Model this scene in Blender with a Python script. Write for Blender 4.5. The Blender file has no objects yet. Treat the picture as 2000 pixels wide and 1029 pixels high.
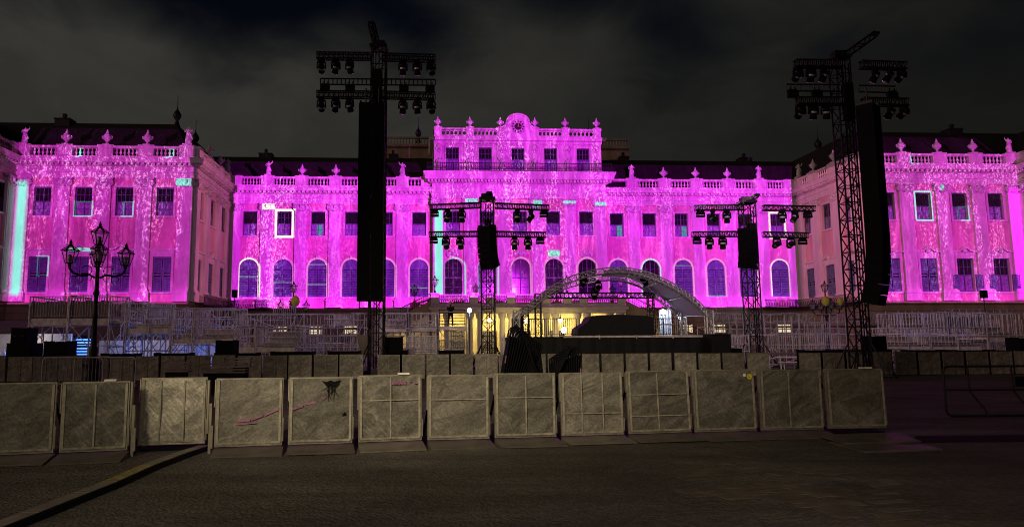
import bpy, bmesh, math, random
from mathutils import Vector, Matrix
random.seed(7)
R = math.radians
SC = bpy.context.scene
COL = SC.collection

# ------------------------------------------------------------------ camera
FPX, CX, CY, TILT, ROLL, EYE = 1333.0, 890.0, 514.5, R(6.65), R(-0.25), 1.65
_r0 = Vector((1, 0, 0)); _f = Vector((0, math.cos(TILT), math.sin(TILT))); _u0 = Vector((0, -math.sin(TILT), math.cos(TILT)))
_r = _r0 * math.cos(ROLL) + _u0 * math.sin(ROLL)
_u = _u0 * math.cos(ROLL) - _r0 * math.sin(ROLL)
cd = bpy.data.cameras.new('camera')
cd.sensor_width = 36.0
cd.lens = FPX / 2000.0 * 36.0
cd.shift_x = (1000.0 - CX) / 2000.0
cd.clip_start = 0.1
cd.clip_end = 3000
cam = bpy.data.objects.new('camera', cd)
COL.objects.link(cam)
m3 = Matrix((_r, _u, -_f)).transposed()
cam.matrix_world = Matrix.Translation((0, 0, EYE)) @ m3.to_4x4()
SC.camera = cam


def at(px, py, Y):
    """survey helper: where the sight line through a point of the photograph meets the depth Y (metres)"""
    d = _f + _r * ((px - CX) / FPX) + _u * ((CY - py) / FPX)
    t = Y / d.y
    return Vector((d.x * t, Y, EYE + d.z * t))


# ------------------------------------------------------------------ render look
SC.view_settings.view_transform = 'Standard'
SC.view_settings.look = 'None'
SC.view_settings.exposure = 0.0
SC.view_settings.gamma = 1.0
SC.view_settings.use_curve_mapping = False
SC.render.engine = 'CYCLES'
SC.cycles.use_denoising = True
SC.cycles.use_adaptive_sampling = False
SC.cycles.filter_width = 1.05
SC.cycles.max_bounces = 5
SC.cycles.diffuse_bounces = 3
SC.cycles.glossy_bounces = 2
SC.cycles.transmission_bounces = 4
SC.cycles.transparent_max_bounces = 6
SC.cycles.sample_clamp_indirect = 3.0
SC.cycles.caustics_reflective = False
SC.cycles.caustics_refractive = False


# ------------------------------------------------------------------ tiny node algebra
class N:
    def __init__(s, nt, sock): s.nt, s.s = nt, sock
    def _m(s, op, *o):
        n = s.nt.nodes.new('ShaderNodeMath'); n.operation = op
        for i, v in enumerate((s,) + o):
            if isinstance(v, N): s.nt.links.new(v.s, n.inputs[i])
            else: n.inputs[i].default_value = v
        return N(s.nt, n.outputs[0])
    def __add__(s, o): return s._m('ADD', o)
    def __sub__(s, o): return s._m('SUBTRACT', o)
    def __mul__(s, o): return s._m('MULTIPLY', o)
    def __truediv__(s, o): return s._m('DIVIDE', o)
    def abs(s): return s._m('ABSOLUTE')
    def sqrt(s): return s._m('SQRT')
    def pow(s, e): return s._m('POWER', e)
    def max(s, o): return s._m('MAXIMUM', o)
    def min(s, o): return s._m('MINIMUM', o)
    def lt(s, o): return s._m('LESS_THAN', o)
    def gt(s, o): return s._m('GREATER_THAN', o)
    def sin(s): return s._m('SINE')
    def ramp(s, a, b, c=0.0, d=1.0):
        n = s.nt.nodes.new('ShaderNodeMapRange'); n.interpolation_type = 'SMOOTHSTEP'
        s.nt.links.new(s.s, n.inputs[0])
        for i, v in enumerate((a, b, c, d)): n.inputs[1 + i].default_value = v
        return N(s.nt, n.outputs[0])


def vec(nt, x, y, z=0.0):
    n = nt.nodes.new('ShaderNodeCombineXYZ')
    for i, v in enumerate((x, y, z)):
        if isinstance(v, N): nt.links.new(v.s, n.inputs[i])
        else: n.inputs[i].default_value = v
    return n.outputs[0]


def noise(nt, v, scale=1.0, detail=2.0, rough=0.5, dist=0.0):
    n = nt.nodes.new('ShaderNodeTexNoise')
    n.inputs['Scale'].default_value = scale; n.inputs['Detail'].default_value = detail
    n.inputs['Roughness'].default_value = rough; n.inputs['Distortion'].default_value = dist
    nt.links.new(v, n.inputs['Vector'])
    return N(nt, n.outputs[0])


def voro(nt, v, scale=1.0):
    n = nt.nodes.new('ShaderNodeTexVoronoi'); n.inputs['Scale'].default_value = scale
    nt.links.new(v, n.inputs['Vector'])
    return N(nt, n.outputs['Distance'])


def mixc(nt, fac, a, b):
    n = nt.nodes.new('ShaderNodeMix'); n.data_type = 'RGBA'
    if isinstance(fac, N): nt.links.new(fac.s, n.inputs[0])
    else: n.inputs[0].default_value = fac
    for i, c in ((6, a), (7, b)):
        if isinstance(c, tuple): n.inputs[i].default_value = c + (1,) if len(c) == 3 else c
        else: nt.links.new(c, n.inputs[i])
    return n.outputs[2]


# ------------------------------------------------------------------ sky: night clouds over the town
SKYSEED = 0.0
W = bpy.data.worlds.new('World'); SC.world = W; W.use_nodes = True
nt = W.node_tree; nt.nodes.clear()
tc = nt.nodes.new('ShaderNodeTexCoord')
sep = nt.nodes.new('ShaderNodeSeparateXYZ'); nt.links.new(tc.outputs['Generated'], sep.inputs[0])
dx, dy, dz = (N(nt, sep.outputs[i]) for i in range(3))
den = dz.abs() + 0.30
cv = vec(nt, dx / den, dy / den, SKYSEED)
c1 = noise(nt, cv, 0.95, 3.0, 0.5, 0.2)
c2 = noise(nt, cv, 4.2, 4.0, 0.6, 0.4)
hole = (c1 * 0.88 + c2 * 0.12 + (dz * -1.0 + 0.36) * 0.30).ramp(0.43, 0.57)
low = dz.ramp(0.44, 0.24)
cover = (hole + low).min(1.0)
side = (dx * 1.0).ramp(-0.55, 0.75, 1.0, 0.24)
shade = c2.ramp(0.25, 0.8, 0.80, 1.12) * (c1.ramp(0.35, 0.65, 0.85, 1.1)) * side
shm = nt.nodes.new('ShaderNodeMix'); shm.data_type = 'RGBA'
nt.links.new(shade.s, shm.inputs[0]); shm.inputs[6].default_value = (0.0012, 0.0014, 0.0014, 1); shm.inputs[7].default_value = (0.036, 0.0352, 0.0312, 1)
skyc = mixc(nt, cover, (0.0013, 0.0021, 0.0046), shm.outputs[2])
bg = nt.nodes.new('ShaderNodeBackground'); bg.inputs['Strength'].default_value = 1.0
nt.links.new(skyc, bg.inputs['Color'])
wo = nt.nodes.new('ShaderNodeOutputWorld'); nt.links.new(bg.outputs[0], wo.inputs[0])

# ------------------------------------------------------------------ palace frame (where the projectors are aimed)
PHI = R(2.83)
PO = Vector((9.38, 100.0, 0.0))
UV, VV = Vector((math.cos(PHI), math.sin(PHI), 0)), Vector((-math.sin(PHI), math.cos(PHI), 0))
B = 4.92                                   # bay width
WU, WV, WE = 42.5, -15.1, 64.1             # inner wall of the wings, their front plane, their outer end
CU, CV = 12.7, -1.2                        # centre block half width and projection
def P(u, v, z): return PO + UV * u + VV * v + Vector((0, 0, z))
def to_uv(p):
    q = Vector((p[0], p[1], 0)) - PO
    return q.dot(UV), q.dot(VV)


def lamp(name, kind, loc, power, color, radius=0.1, target=None, spot=None, blend=0.3):
    d = bpy.data.lights.new(name, kind); d.energy = power; d.color = color
    if kind == 'SUN': d.angle = radius
    else: d.shadow_soft_size = radius
    o = bpy.data.objects.new(name, d); o.location = loc; COL.objects.link(o)
    if target is not None:
        o.rotation_euler = (Vector(target) - Vector(loc)).to_track_quat('-Z', 'Y').to_euler()
    if spot: d.spot_size = spot; d.spot_blend = blend
    return o


# dim glow of the town behind the viewer (what is left of sun and sky at night)
lamp('town_glow', 'SUN', (-80, -40, 60), 0.46, (1.0, 0.64, 0.52), R(25), target=(-80 + 86.6, 10, 32))
# street lamps on the avenue behind the viewer, to the left
lamp('street_lamp_light', 'SPOT', (-5.0, -10, 7.5), 2900, (1.0, 0.86, 0.58), 0.5, target=(-0.8, 12, 0.2), spot=R(50), blend=1.0)
lamp('street_lamp_light', 'SPOT', (3, -7, 7.5), 1300, (1.0, 0.85, 0.62), 0.5, target=(0.3, 10, 0.0), spot=R(70), blend=1.0)

lamp('street_lamp_light', 'SPOT', (-6, -7, 8.0), 15000, (1.0, 0.84, 0.58), 0.5, target=(5, 34, 0.5), spot=R(38), blend=1.0)  # extra spot added to brighten the rear barrier row
# unseen fill spots added behind the two tall towers to brighten the stands
for sx_, sp_ in (((-4.6, 35.7, 14.5), (-21, 47, 1)), ((-3.4, 35.7, 14.5), (-10, 55, 1)), ((18.6, 32.8, 14.0), (17, 52, 1)), ((19.4, 32.8, 14.0), (32, 50, 1))):
    lamp('stand_fill_light', 'SPOT', sx_, 1950, (1.0, 0.64, 0.90), 0.35, target=sp_, spot=R(88), blend=1.0)

# ------------------------------------------------------------------ video projectors (real light with a procedural slide)
def projector(name, u, v, z, plane, aim, cone, power, build):
    loc = P(u, v, z)
    o = lamp(name, 'SPOT', loc, power, (1, 1, 1), 0.03, target=P(*aim), spot=cone, blend=0.02)
    d = o.data; d.use_nodes = True; nt = d.node_tree; nt.nodes.clear()
    geo = nt.nodes.new('ShaderNodeNewGeometry')
    def dot(a):
        n = nt.nodes.new('ShaderNodeVectorMath'); n.operation = 'DOT_PRODUCT'
        nt.links.new(geo.outputs['Incoming'], n.inputs[0]); n.inputs[1].default_value = a
        return N(nt, n.outputs['Value'])
    iu, iv, iz = dot(UV), dot(VV), dot(Vector((0, 0, 1)))
    pu = iu / iv * (plane - v) + u
    pz = iz / iv * (plane - v) + z
    even = iv.abs().max(0.3).pow(-2.2)
    colr, lum = build(nt, pu, pz)
    em = nt.nodes.new('ShaderNodeEmission')
    nt.links.new(colr, em.inputs['Color']); nt.links.new((lum * even).s, em.inputs['Strength'])
    out = nt.nodes.new('ShaderNodeOutputLight'); nt.links.new(em.outputs[0], out.inputs[0])
    return o


def band(x, a, b, e=0.06):
    return x.ramp(a - e, a + e) * x.ramp(b - e, b + e, 1.0, 0.0)
def rect(pu, pz, a, b, c, d, e=0.06): return band(pu, a, b, e) * band(pz, c, d, e)


def willow(nt, pu, pz, seed, dense):
    """falling sparks: curved fine dashes gathered in fans"""
    w = noise(nt, vec(nt, pu * 0.20, pz * 0.10, seed), 1.0, 2.0)
    sx = pu + (w - 0.5) * 5.0
    fan = noise(nt, vec(nt, sx * 0.55, pz * 0.06, seed + 3.1), 1.0, 3.0, 0.6).ramp(0.62 - dense * 0.20, 0.74 - dense * 0.16)
    sp = noise(nt, vec(nt, sx * 5.2, pz * 1.8, seed + 7.7), 1.0, 1.5, 0.6).ramp(0.47, 0.60)
    gr = noise(nt, vec(nt, pu * 7.5, pz * 5.0, seed + 1.7), 1.0, 1.0, 0.6).ramp(0.34, 0.62)
    return fan, sp * gr


MAG, HOT, CYAN, WHITE = (0.95, 0.022, 1.27), (1.0, 0.42, 1.08), (0.30, 1.0, 1.02), (1.0, 0.95, 1.05)


def slide(nt, pu, pz, mask, seed, dense, level, marks, tint=MAG, hotk=0.85, where=None):
    big = noise(nt, vec(nt, pu * 0.11, pz * 0.13, seed), 1.0, 3.0, 0.6).ramp(0.30, 0.70, 0.74, 1.14)
    fine = noise(nt, vec(nt, pu * 2.6, pz * 1.9, seed + 5), 1.0, 2.0, 0.7).ramp(0.30, 0.72, 0.88, 1.10)
    fan, sp = willow(nt, pu, pz, seed, dense)
    frz = (pz.ramp(19.5, 23.2) * pz.ramp(24.7, 25.2, 1.0, 0.0)) * noise(nt, vec(nt, pu * .3, pz * .1, seed + 31), 1.0, 1.0).ramp(.35, .55)                       # sparks gather along the entablature
    fz = (fan + frz).min(1.0)
    low = (pz.ramp(6.5, 9.5, 0.35, 0.0))
    if where is not None: fan = fan * where
    fz = (fan + frz * (0.35 if where is not None else 0.8)).min(1.0)
    h = (sp * (fz * hotk + 0.03)).min(1.0)
    # slow vertical ripples of light, paler and brighter than the ground tone
    rw = noise(nt, vec(nt, pu * .35, pz * .22, seed + 41), 1.0, 2.0)
    rip = noise(nt, vec(nt, pu * 1.5 + rw * 3.0, pz * .16, seed + 17), 1.0, 3.0, 0.62).ramp(0.46, 0.72)
    tex = (rip * 0.55 + fan * 0.10).min(0.6)
    c = mixc(nt, tex, tint, (1.0, 0.13, 1.12))
    c = mixc(nt, h, c, HOT)
    lum = big * fine * level * (rip * 0.45 + 0.82) + h * (level * 2.0) + low * level * 1.9
    for (m, colr, k) in marks:
        c = mixc(nt, m, c, colr)
        lum = lum * (N(nt, m.s) * -0.75 + 1.0) + m * k
    # the chips never go fully dark: a faint mauve spill reaches everything in the beam
    c = mixc(nt, mask, (1.0, 0.50, 0.95), c)
    return c, lum * mask + 0.016


def ring(pu, pz, uc, w, zb, zs, t=0.22):
    """outline of an arched opening"""
    r = w / 2
    d = ((pu - uc) * (pu - uc) + (pz - zs) * (pz - zs)).sqrt()
    top = band(d, r, r + t, 0.05) * pz.gt(zs)
    sid = band((pu - uc).abs(), r, r + t, 0.05) * band(pz, zb, zs, 0.03)
    return (top + sid).min(1.0)
def outline(pu, pz, a, b, c, d, t=0.25):
    return (rect(pu, pz, a - t, b + t, c - t, d + t) - rect(pu, pz, a, b, c, d)).max(0.0)


def main_slide(nt, pu, pz):
    au = pu.abs()
    top = au.lt(12.75) * 8.2 + 28.4
    mask = band(au, -1.0, 41.9, 0.05) * pz.ramp(6.72, 6.78) * (pz - top).ramp(0.0, 0.15, 1.0, 0.0)
    # the centre of the picture is cooler and a little dimmer
    pk = (pu / B + 40.5)._m('FRACT') - 0.5
    pu2 = pk * B
    glow = ring(pu2, pz, 0.0, 2.65, 8.3, 12.5, 0.30) * au.ramp(40.7, 41.0, 1.0, 0.0) * noise(nt, vec(nt, pu * .13, 3.0, 1.0), 1.0, 1.0).ramp(.3, .6, .35, 1.0)
    mk = [
        (glow * 0.9, (1.0, 0.32, 1.0), 0.75),
        (rect(pu, pz, -12.95, -11.75, 8.4, 21.2), CYAN, 0.95),
        (outline(pu, pz, -7 * B - 1.05, -7 * B + 1.05, 17.3, 20.9, 0.36), WHITE, 1.5),
        (rect(pu, pz, -37.9, -35.9, 21.1, 22.0), WHITE, 1.3),
        (ring(pu, pz, -8 * B, 2.65, 8.3, 12.5), WHITE, 1.2),
        (ring(pu, pz, -2 * B, 2.65, 8.3, 12.5, 0.16), CYAN, 1.0),
        (ring(pu, pz, -1 * B, 2.65, 8.3, 12.5, 0.16), CYAN, 1.0),
        (ring(pu, pz, 4 * B, 2.65, 8.3, 12.5, 0.14), CYAN, 0.9),
        (ring(pu, pz, 8 * B, 2.65, 8.3, 12.5, 0.14), WHITE, 1.1),
        (outline(pu, pz, 8 * B - 1.05, 8 * B + 1.05, 17.3, 20.9, 0.3), WHITE, 1.0),
        (rect(pu, pz, -8.4, -6.5, 22.35, 22.85), CYAN, 1.0),
        (rect(pu, pz, 1.9, 3.2, 21.6, 22.7), CYAN, 0.9),
        (rect(pu, pz, 6.4, 8.3, 22.2, 22.6), CYAN, 0.95),
        (rect(pu, pz, 11.3, 13.0, 21.9, 22.4), CYAN, 0.95),
        (rect(pu, pz, B - 0.9, B + 0.9, 14.1, 15.1, 0.25), CYAN, 1.0),
        (rect(pu, pz, 3 * B + 0.0, 3 * B + 0.75, 17.4, 19.0), CYAN, 0.55),
        (rect(pu, pz, 5 * B + 0.0, 5 * B + 0.75, 17.4, 18.9), CYAN, 0.55),
        (rect(pu, pz, -6 * B, -6 * B + 0.75, 17.4, 18.9), CYAN, 0.6),
        (rect(pu, pz, -43, -42.0, 8.0, 22), WHITE, 0.5),
        (rect(pu, pz, -8 * B - 1.3, -8 * B + 1.3, 11.2, 11.4, 0.04), WHITE, 1.3),
        (rect(pu, pz, -7 * B - 1.3, -7 * B + 1.3, 10.4, 10.6, 0.04), WHITE, 1.1),
        (rect(pu, pz, -6 * B - 1.3, -6 * B + 1.3, 10.1, 10.3, 0.04), WHITE, 1.0),
        (rect(pu, pz, -6 * B - 1.3, -6 * B + 1.3, 13.0, 13.15, 0.04), WHITE, 0.8),
        (rect(pu, pz, -3 * B - 1.3, -3 * B + 1.3, 9.6, 9.75, 0.04), WHITE, 0.9),
        (rect(pu, pz, 6 * B - 1.3, 6 * B + 1.3, 8.35, 8.55, 0.04), WHITE, 1.1),
        (rect(pu, pz, 5 * B - 1.3, 5 * B + 1.3, 12.9, 13.05, 0.04), WHITE, 0.7),
    ]
    hot = (band(pu, -39.0, -34.5, 2.6) + band(pu, 36.0, 39.2, 2.2) + au.ramp(13.0, 11.0) * 0.55 + au.gt(-1.0) * 0.22).min(1.0)
    c, l = slide(nt, pu, pz, mask, 2.3, 0.85, 1.0, mk, MAG, 0.85, hot)
    sides = au.ramp(11.5, 14.5, 0.80, 1.0)
    # added fill: a soft warm pink wash thrown on the inner sides of the two wings
    k = au - 42.5
    wash = band(au, 42.9, 57.2, 0.25) * (pz + k * 0.155).ramp(6.7, 6.9) * (pz - k * 0.25).ramp(26.0, 26.3, 1.0, 0.0)
    wash = wash * pu.ramp(-1.0, 1.0, 0.19, 0.24) * noise(nt, vec(nt, pu * .3, pz * .2, 8.0), 1.0, 2.0).ramp(.3, .7, .8, 1.15)
    c = mixc(nt, wash.gt(0.001), c, (1.0, 0.26, 0.55))
    return c, l * sides + wash


def left_slide(nt, pu, pz):
    mask = band(pu, -63.95, -42.55, 0.05) * band(pz, 6.5, 28.2, 0.08)
    mk = [
        (rect(pu, pz, -63.6, -62.4, 7.5, 21.6, 0.35), CYAN, 0.75),
        (rect(pu, pz, -44.6, -42.6, 21.1, 22.0), CYAN, 0.7),
        (outline(pu, pz, -55.7 - 1.0, -55.7 + 1.0, 17.3, 19.0, 0.14), CYAN, 0.55),
        (outline(pu, pz, -50.8 - 0.2, -50.8 + 1.0, 17.3, 19.0, 0.14), CYAN, 0.55),
        (outline(pu, pz, -60.6 - 0.1, -60.6 + 1.1, 10.0, 12.2, 0.14), CYAN, 0.55),
        (rect(pu, pz, -57.2, -54.3, 12.9, 13.3), CYAN, 0.6),
        (rect(pu, pz, -56.6, -56.1, 24.6, 25.8), CYAN, 0.9),
        (rect(pu, pz, -45.6, -45.1, 24.6, 25.8), CYAN, 0.9),
    ]
    return slide(nt, pu, pz, mask, 11.7, 0.85, 0.44, mk, (1.0, 0.045, 1.05), 0.70)


def right_slide(nt, pu, pz):
    mask = band(pu, 42.55, 63.95, 0.05) * band(pz, 6.5, 28.2, 0.08)
    mk = [
        (outline(pu, pz, 50.8 - 1.0, 50.8 + 1.0, 17.3, 20.9, 0.2), CYAN, 0.75),
        (outline(pu, pz, 55.7 + 0.1, 55.7 + 1.05, 17.3, 19.0, 0.16), CYAN, 0.6),
        (rect(pu, pz, 53.0, 53.4, 21.2, 21.9), CYAN, 0.6),
        (rect(pu, pz, 62.3, 63.9, 7.0, 21.6), (1.0, 0.02, 1.1), 1.0),
        (rect(pu, pz, 49.4, 49.8, 24.6, 25.8), CYAN, 0.7),
    ]
    return slide(nt, pu, pz, mask, 21.3, 0.85, 0.52, mk, (1.0, 0.04, 1.08), 0.70)


projector('video_projector_light', 5.0, -61.0, 13.5, 0.0, (0, 0, 20), R(92), 245000, main_slide)
projector('video_projector_light', -54.0, -60.0, 13.5, WV, (-53, WV, 16), R(62), 150000, left_slide)
projector('video_projector_light', 53.0, -60.0, 13.5, WV, (53, WV, 16), R(62), 150000, right_slide)

# ------------------------------------------------------------------ mesh helpers
class MB:
    def __init__(s): s.v, s.f, s.m, s.sm, s.M = [], [], [], [], Matrix.Identity(4)
    def add(s, vs, fs, mat=0, smooth=False):
        b = len(s.v); M = s.M
        s.v += [M @ Vector(p) for p in vs]
        s.f += [[b + i for i in f] for f in fs]
        s.m += [mat] * len(fs); s.sm += [smooth] * len(fs)
        return s
    def box(s, x0, x1, y0, y1, z0, z1, mat=0):
        v = [(x, y, z) for z in (z0, z1) for y in (y0, y1) for x in (x0, x1)]
        return s.add(v, [(0, 2, 3, 1), (4, 5, 7, 6), (0, 1, 5, 4), (2, 6, 7, 3), (0, 4, 6, 2), (1, 3, 7, 5)], mat)
    def hexa(s, p, mat=0):
        """8 corners: bottom ring 0-3, top ring 4-7"""
        return s.add(p, [(3, 2, 1, 0), (4, 5, 6, 7), (0, 1, 5, 4), (1, 2, 6, 5), (2, 3, 7, 6), (3, 0, 4, 7)], mat)
    def tube(s, p, q, r, n=5, r2=None, mat=0, cap=True):
        p, q = Vector(p), Vector(q); d = q - p
        if d.length < 1e-6: return s
        d.normalize(); a = d.orthogonal().normalized() if abs(d.z) < 0.99 else Vector((1, 0, 0)); b = d.cross(a)
        r2 = r if r2 is None else r2
        vs = [c + (a * math.cos(2 * math.pi * i / n) + b * math.sin(2 * math.pi * i / n)) * rr for c, rr in ((p, r), (q, r2)) for i in range(n)]
        fs = [(i, (i + 1) % n, n + (i + 1) % n, n + i) for i in range(n)]
        s.add(vs, fs, mat, n > 5)
        if cap: s.add(vs, [tuple(range(n))[::-1], tuple(range(n, 2 * n))], mat)
        return s
    def path(s, pts, r, n=5, mat=0):
        for a, b in zip(pts, pts[1:]): s.tube(a, b, r, n, mat=mat)
        return s
    def lathe(s, prof, c=(0, 0, 0), n=8, mat=0, smooth=True, sx=1, sy=1):
        c = Vector(c); vs = []; k = len(prof)
        for i in range(n):
            a = 2 * math.pi * (i + .5) / n
            vs += [c + Vector((r * math.cos(a) * sx, r * math.sin(a) * sy, z)) for r, z in prof]
        fs = [(i * k + j, ((i + 1) % n) * k + j, ((i + 1) % n) * k + j + 1, i * k + j + 1) for i in range(n) for j in range(k - 1)]
        s.add(vs, fs, mat, smooth)
        s.add([c + Vector((prof[0][0] * math.cos(2 * math.pi * (i + .5) / n) * sx, prof[0][0] * math.sin(2 * math.pi * (i + .5) / n) * sy, prof[0][1])) for i in range(n)], [tuple(range(n))[::-1]], mat)
        s.add([c + Vector((prof[-1][0] * math.cos(2 * math.pi * (i + .5) / n) * sx, prof[-1][0] * math.sin(2 * math.pi * (i + .5) / n) * sy, prof[-1][1])) for i in range(n)], [tuple(range(n))], mat)
        return s
    def prism(s, poly, y0, y1, mat=0):
        """polygon in x,z (counter-clockwise seen from -y) extruded along y"""
        n = len(poly)
        vs = [(x, y0, z) for x, z in poly] + [(x, y1, z) for x, z in poly]
        return s.add(vs, [tuple(range(n)), tuple(range(n, 2 * n))[::-1]] + [(i, n + i, n + (i + 1) % n, (i + 1) % n) for i in range(n)], mat)
    def ball(s, c, r, n=8, sz=1.0, mat=0):
        return s.lathe([(max(.02 * r, r * math.sin(math.pi * k / 6)), -r * sz * math.cos(math.pi * k / 6)) for k in range(7)], c, n, mat)
    def sweep(s, path, prof, mat=0, close_ends=True):
        """profile (d outward, z) swept along a plan polyline; outward is to the right of the walking direction"""
        n = len(path); off = []
        for i in range(n):
            nrm = []
            for a, b in ((i - 1, i), (i, i + 1)):
                if 0 <= a and b < n:
                    d = Vector((path[b][0] - path[a][0], path[b][1] - path[a][1])); d.normalize()
                    nrm.append(Vector((d.y, -d.x)))
            if len(nrm) == 2:
                m = nrm[0] + nrm[1]; m.normalize(); m = m / max(.2, m.dot(nrm[0]))
            else: m = nrm[0]
            off.append(m)
        k = len(prof); vs = []
        for (x, y), m in zip(path, off): vs += [(x + m.x * d, y + m.y * d, z) for d, z in prof]
        fs = [(i * k + j, (i + 1) * k + j, (i + 1) * k + j + 1, i * k + j + 1) for i in range(n - 1) for j in range(k - 1)]
        s.add(vs, fs, mat)
        if close_ends: s.add(vs, [tuple(range(k))[::-1], tuple(range((n - 1) * k, n * k))], mat)
        return s
    def mesh(s, name, mats):
        me = bpy.data.meshes.new(name)
        me.from_pydata([tuple(v) for v in s.v], [], s.f)
        for m in (mats if isinstance(mats, (list, tuple)) else [mats]): me.materials.append(m)
        me.polygons.foreach_set('material_index', s.m)
        me.polygons.foreach_set('use_smooth', s.sm)
        me.update()
        return me
    def build(s, name, mats, parent=None, kind=None):
        o = bpy.data.objects.new(name, s.mesh(name, mats)); COL.objects.link(o)
        if parent is not None: o.parent = parent
        if kind: o['kind'] = kind
        return o


def tag(o, label=None, cat=None, group=None, kind=None):
    if label: o['label'] = label
    if cat: o['category'] = cat
    if group: o['group'] = group
    if kind: o['kind'] = kind
    return o
def thing(name, label, cat, loc=(0, 0, 0), rotz=0.0, group=None):
    o = bpy.data.objects.new(name, None); COL.objects.link(o)
    o.location = loc; o.rotation_euler = (0, 0, rotz); o.empty_display_size = .2
    return tag(o, label, cat, group)
def inst(src, parent, loc=None, rotz=None):
    """copy of a part (and of its sub-parts) under a parent"""
    c = src.copy(); COL.objects.link(c); c.parent = parent
    if loc is not None: c.location = loc
    if rotz is not None: c.rotation_euler.z = rotz
    for ch in src.children:
        d = ch.copy(); COL.objects.link(d); d.parent = c
    return c
def copy_thing(src, label, loc=None, rotz=None, group=None):
    c = src.copy(); COL.objects.link(c); c['label'] = label
    if group: c['group'] = group
    if loc is not None: c.location = loc
    if rotz is not None: c.rotation_euler.z = rotz
    for ch in src.children: inst(ch, c)
    return c


# ------------------------------------------------------------------ materials
def mat(name, c, rough=.7, metal=0.0, var=.18, scale=1.2, bump=0.0, bscale=8.0, streak=False, spec=.3, trans=0.0, rnd=0.0):
    m = bpy.data.materials.new(name); m.use_nodes = True; nt = m.node_tree
    b = nt.nodes['Principled BSDF']
    b.inputs['Roughness'].default_value = rough; b.inputs['Metallic'].default_value = metal
    b.inputs['Specular IOR Level'].default_value = spec
    tc = nt.nodes.new('ShaderNodeTexCoord'); v = tc.outputs['Object']
    if streak:
        mp = nt.nodes.new('ShaderNodeMapping'); mp.inputs['Scale'].default_value = (1, 1, .22); nt.links.new(v, mp.inputs[0]); v = mp.outputs[0]
    f = noise(nt, v, scale, 5.0, .62)
    f = f.ramp(.28, .72, 1 - var, 1 + var)
    if rnd:
        oi = nt.nodes.new('ShaderNodeObjectInfo'); f = f * (N(nt, oi.outputs['Random']) * (2 * rnd) + (1 - rnd))
    vm = nt.nodes.new('ShaderNodeVectorMath'); vm.operation = 'SCALE'; vm.inputs[0].default_value = c
    nt.links.new(f.s, vm.inputs['Scale']); nt.links.new(vm.outputs[0], b.inputs['Base Color'])
    if bump:
        bn = nt.nodes.new('ShaderNodeBump'); bn.inputs['Strength'].default_value = bump; bn.inputs['Distance'].default_value = .05
        h = noise(nt, v, bscale, 4.0, .6); nt.links.new(h.s, bn.inputs['Height']); nt.links.new(bn.outputs[0], b.inputs['Normal'])
    return m
def emit(name, c, k):
    m = bpy.data.materials.new(name); m.use_nodes = True; nt = m.node_tree
    b = nt.nodes['Principled BSDF']; b.inputs['Base Color'].default_value = (.8, .8, .8, 1)
    b.inputs['Emission Color'].default_value = c + (1,); b.inputs['Emission Strength'].default_value = k
    return m

M = {}
M['ochre'] = mat('ochre_plaster', (.57, .36, .335), .85, var=.16, scale=.5, bump=.12, bscale=9, streak=True)
M['trim'] = mat('pale_trim_plaster', (.56, .52, .45), .8, var=.13, scale=.8, bump=.1, bscale=7, streak=True)
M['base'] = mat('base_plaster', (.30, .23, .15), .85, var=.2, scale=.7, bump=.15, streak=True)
M['stone'] = mat('carved_stone', (.50, .47, .42), .8, var=.3, scale=3.5, bump=.4, bscale=9)
M['roof'] = mat('dark_slate', (.020, .014, .015), .7, var=.3, scale=2.0, bump=.3, bscale=10)
M['shutter'] = mat('green_shutter', (.095, .14, .185), .6, var=.25, scale=2)
M['sash'] = mat('sash_paint', (.085, .10, .12), .5, var=.15)
M['blind'] = mat('window_blind', (.13, .13, .15), .8, var=.3, scale=1.5)
M['curtain'] = mat('net_curtain', (.20, .19, .27), .85, var=.4, scale=3.0)
M['glass'] = mat('dark_glass', (.012, .012, .014), .12, var=.3, spec=.5)
M['iron'] = mat('black_iron', (.018, .017, .017), .5, .3, var=.3, scale=5)
M['black'] = mat('black_gear', (.005, .005, .006), .75, var=.4, scale=6, spec=.1)
M['grille'] = mat('speaker_grille', (.0035, .0035, .004), .8, var=.4, scale=20, spec=.1)
M['mast'] = mat('dark_truss', (.012, .011, .012), .45, .2, var=.4, scale=4, spec=.25)
M['alu'] = mat('aluminium_truss', (.42, .40, .40), .42, .55, var=.3, scale=4)
M['steel'] = mat('galvanised_steel', (.46, .43, .45), .55, .15, var=.35, scale=3, rnd=.25)
M['deck'] = mat('deck_board', (.66, .62, .58), .8, var=.3, scale=2.5, bump=.1, rnd=.15)
M['sheet'] = mat('scaffold_sheet', (.22, .18, .15), .8, var=.3, scale=1.6, streak=True, rnd=.2)
M['gold'] = mat('gilded_hand', (.55, .38, .12), .4, .6)
M['lens'] = mat('lamp_lens', (.25, .23, .26), .1, var=.1, spec=.8)
M['silver'] = mat('silver_band', (.45, .42, .45), .35, .3)
M['skin'] = mat('skin', (.40, .26, .19), .6)
M['cloth'] = mat('dark_cloth', (.014, .014, .018), .9, var=.4, scale=9)
M['hair'] = mat('hair', (.02, .014, .01), .7)
M['hall'] = mat('hall_plaster', (.74, .66, .42), .85, var=.12, scale=.8)
M['tarp'] = mat('black_tarpaulin', (.0045, .0045, .005), .6, var=.4, scale=3, bump=.5, bscale=2.2)
M['awning'] = mat('awning_cloth', (.16, .10, .15), .85, var=.2, scale=.8)
M['white'] = mat('white_cloth', (.75, .74, .72), .8, var=.1)
M['yellow'] = mat('yellow_cover', (.62, .55, .06), .6, var=.2, scale=4)
M['plate'] = mat('steel_foot_plate', (.14, .125, .10), .5, .3, var=.35, scale=2.2, bump=.25, bscale=12, rnd=.2)
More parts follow.
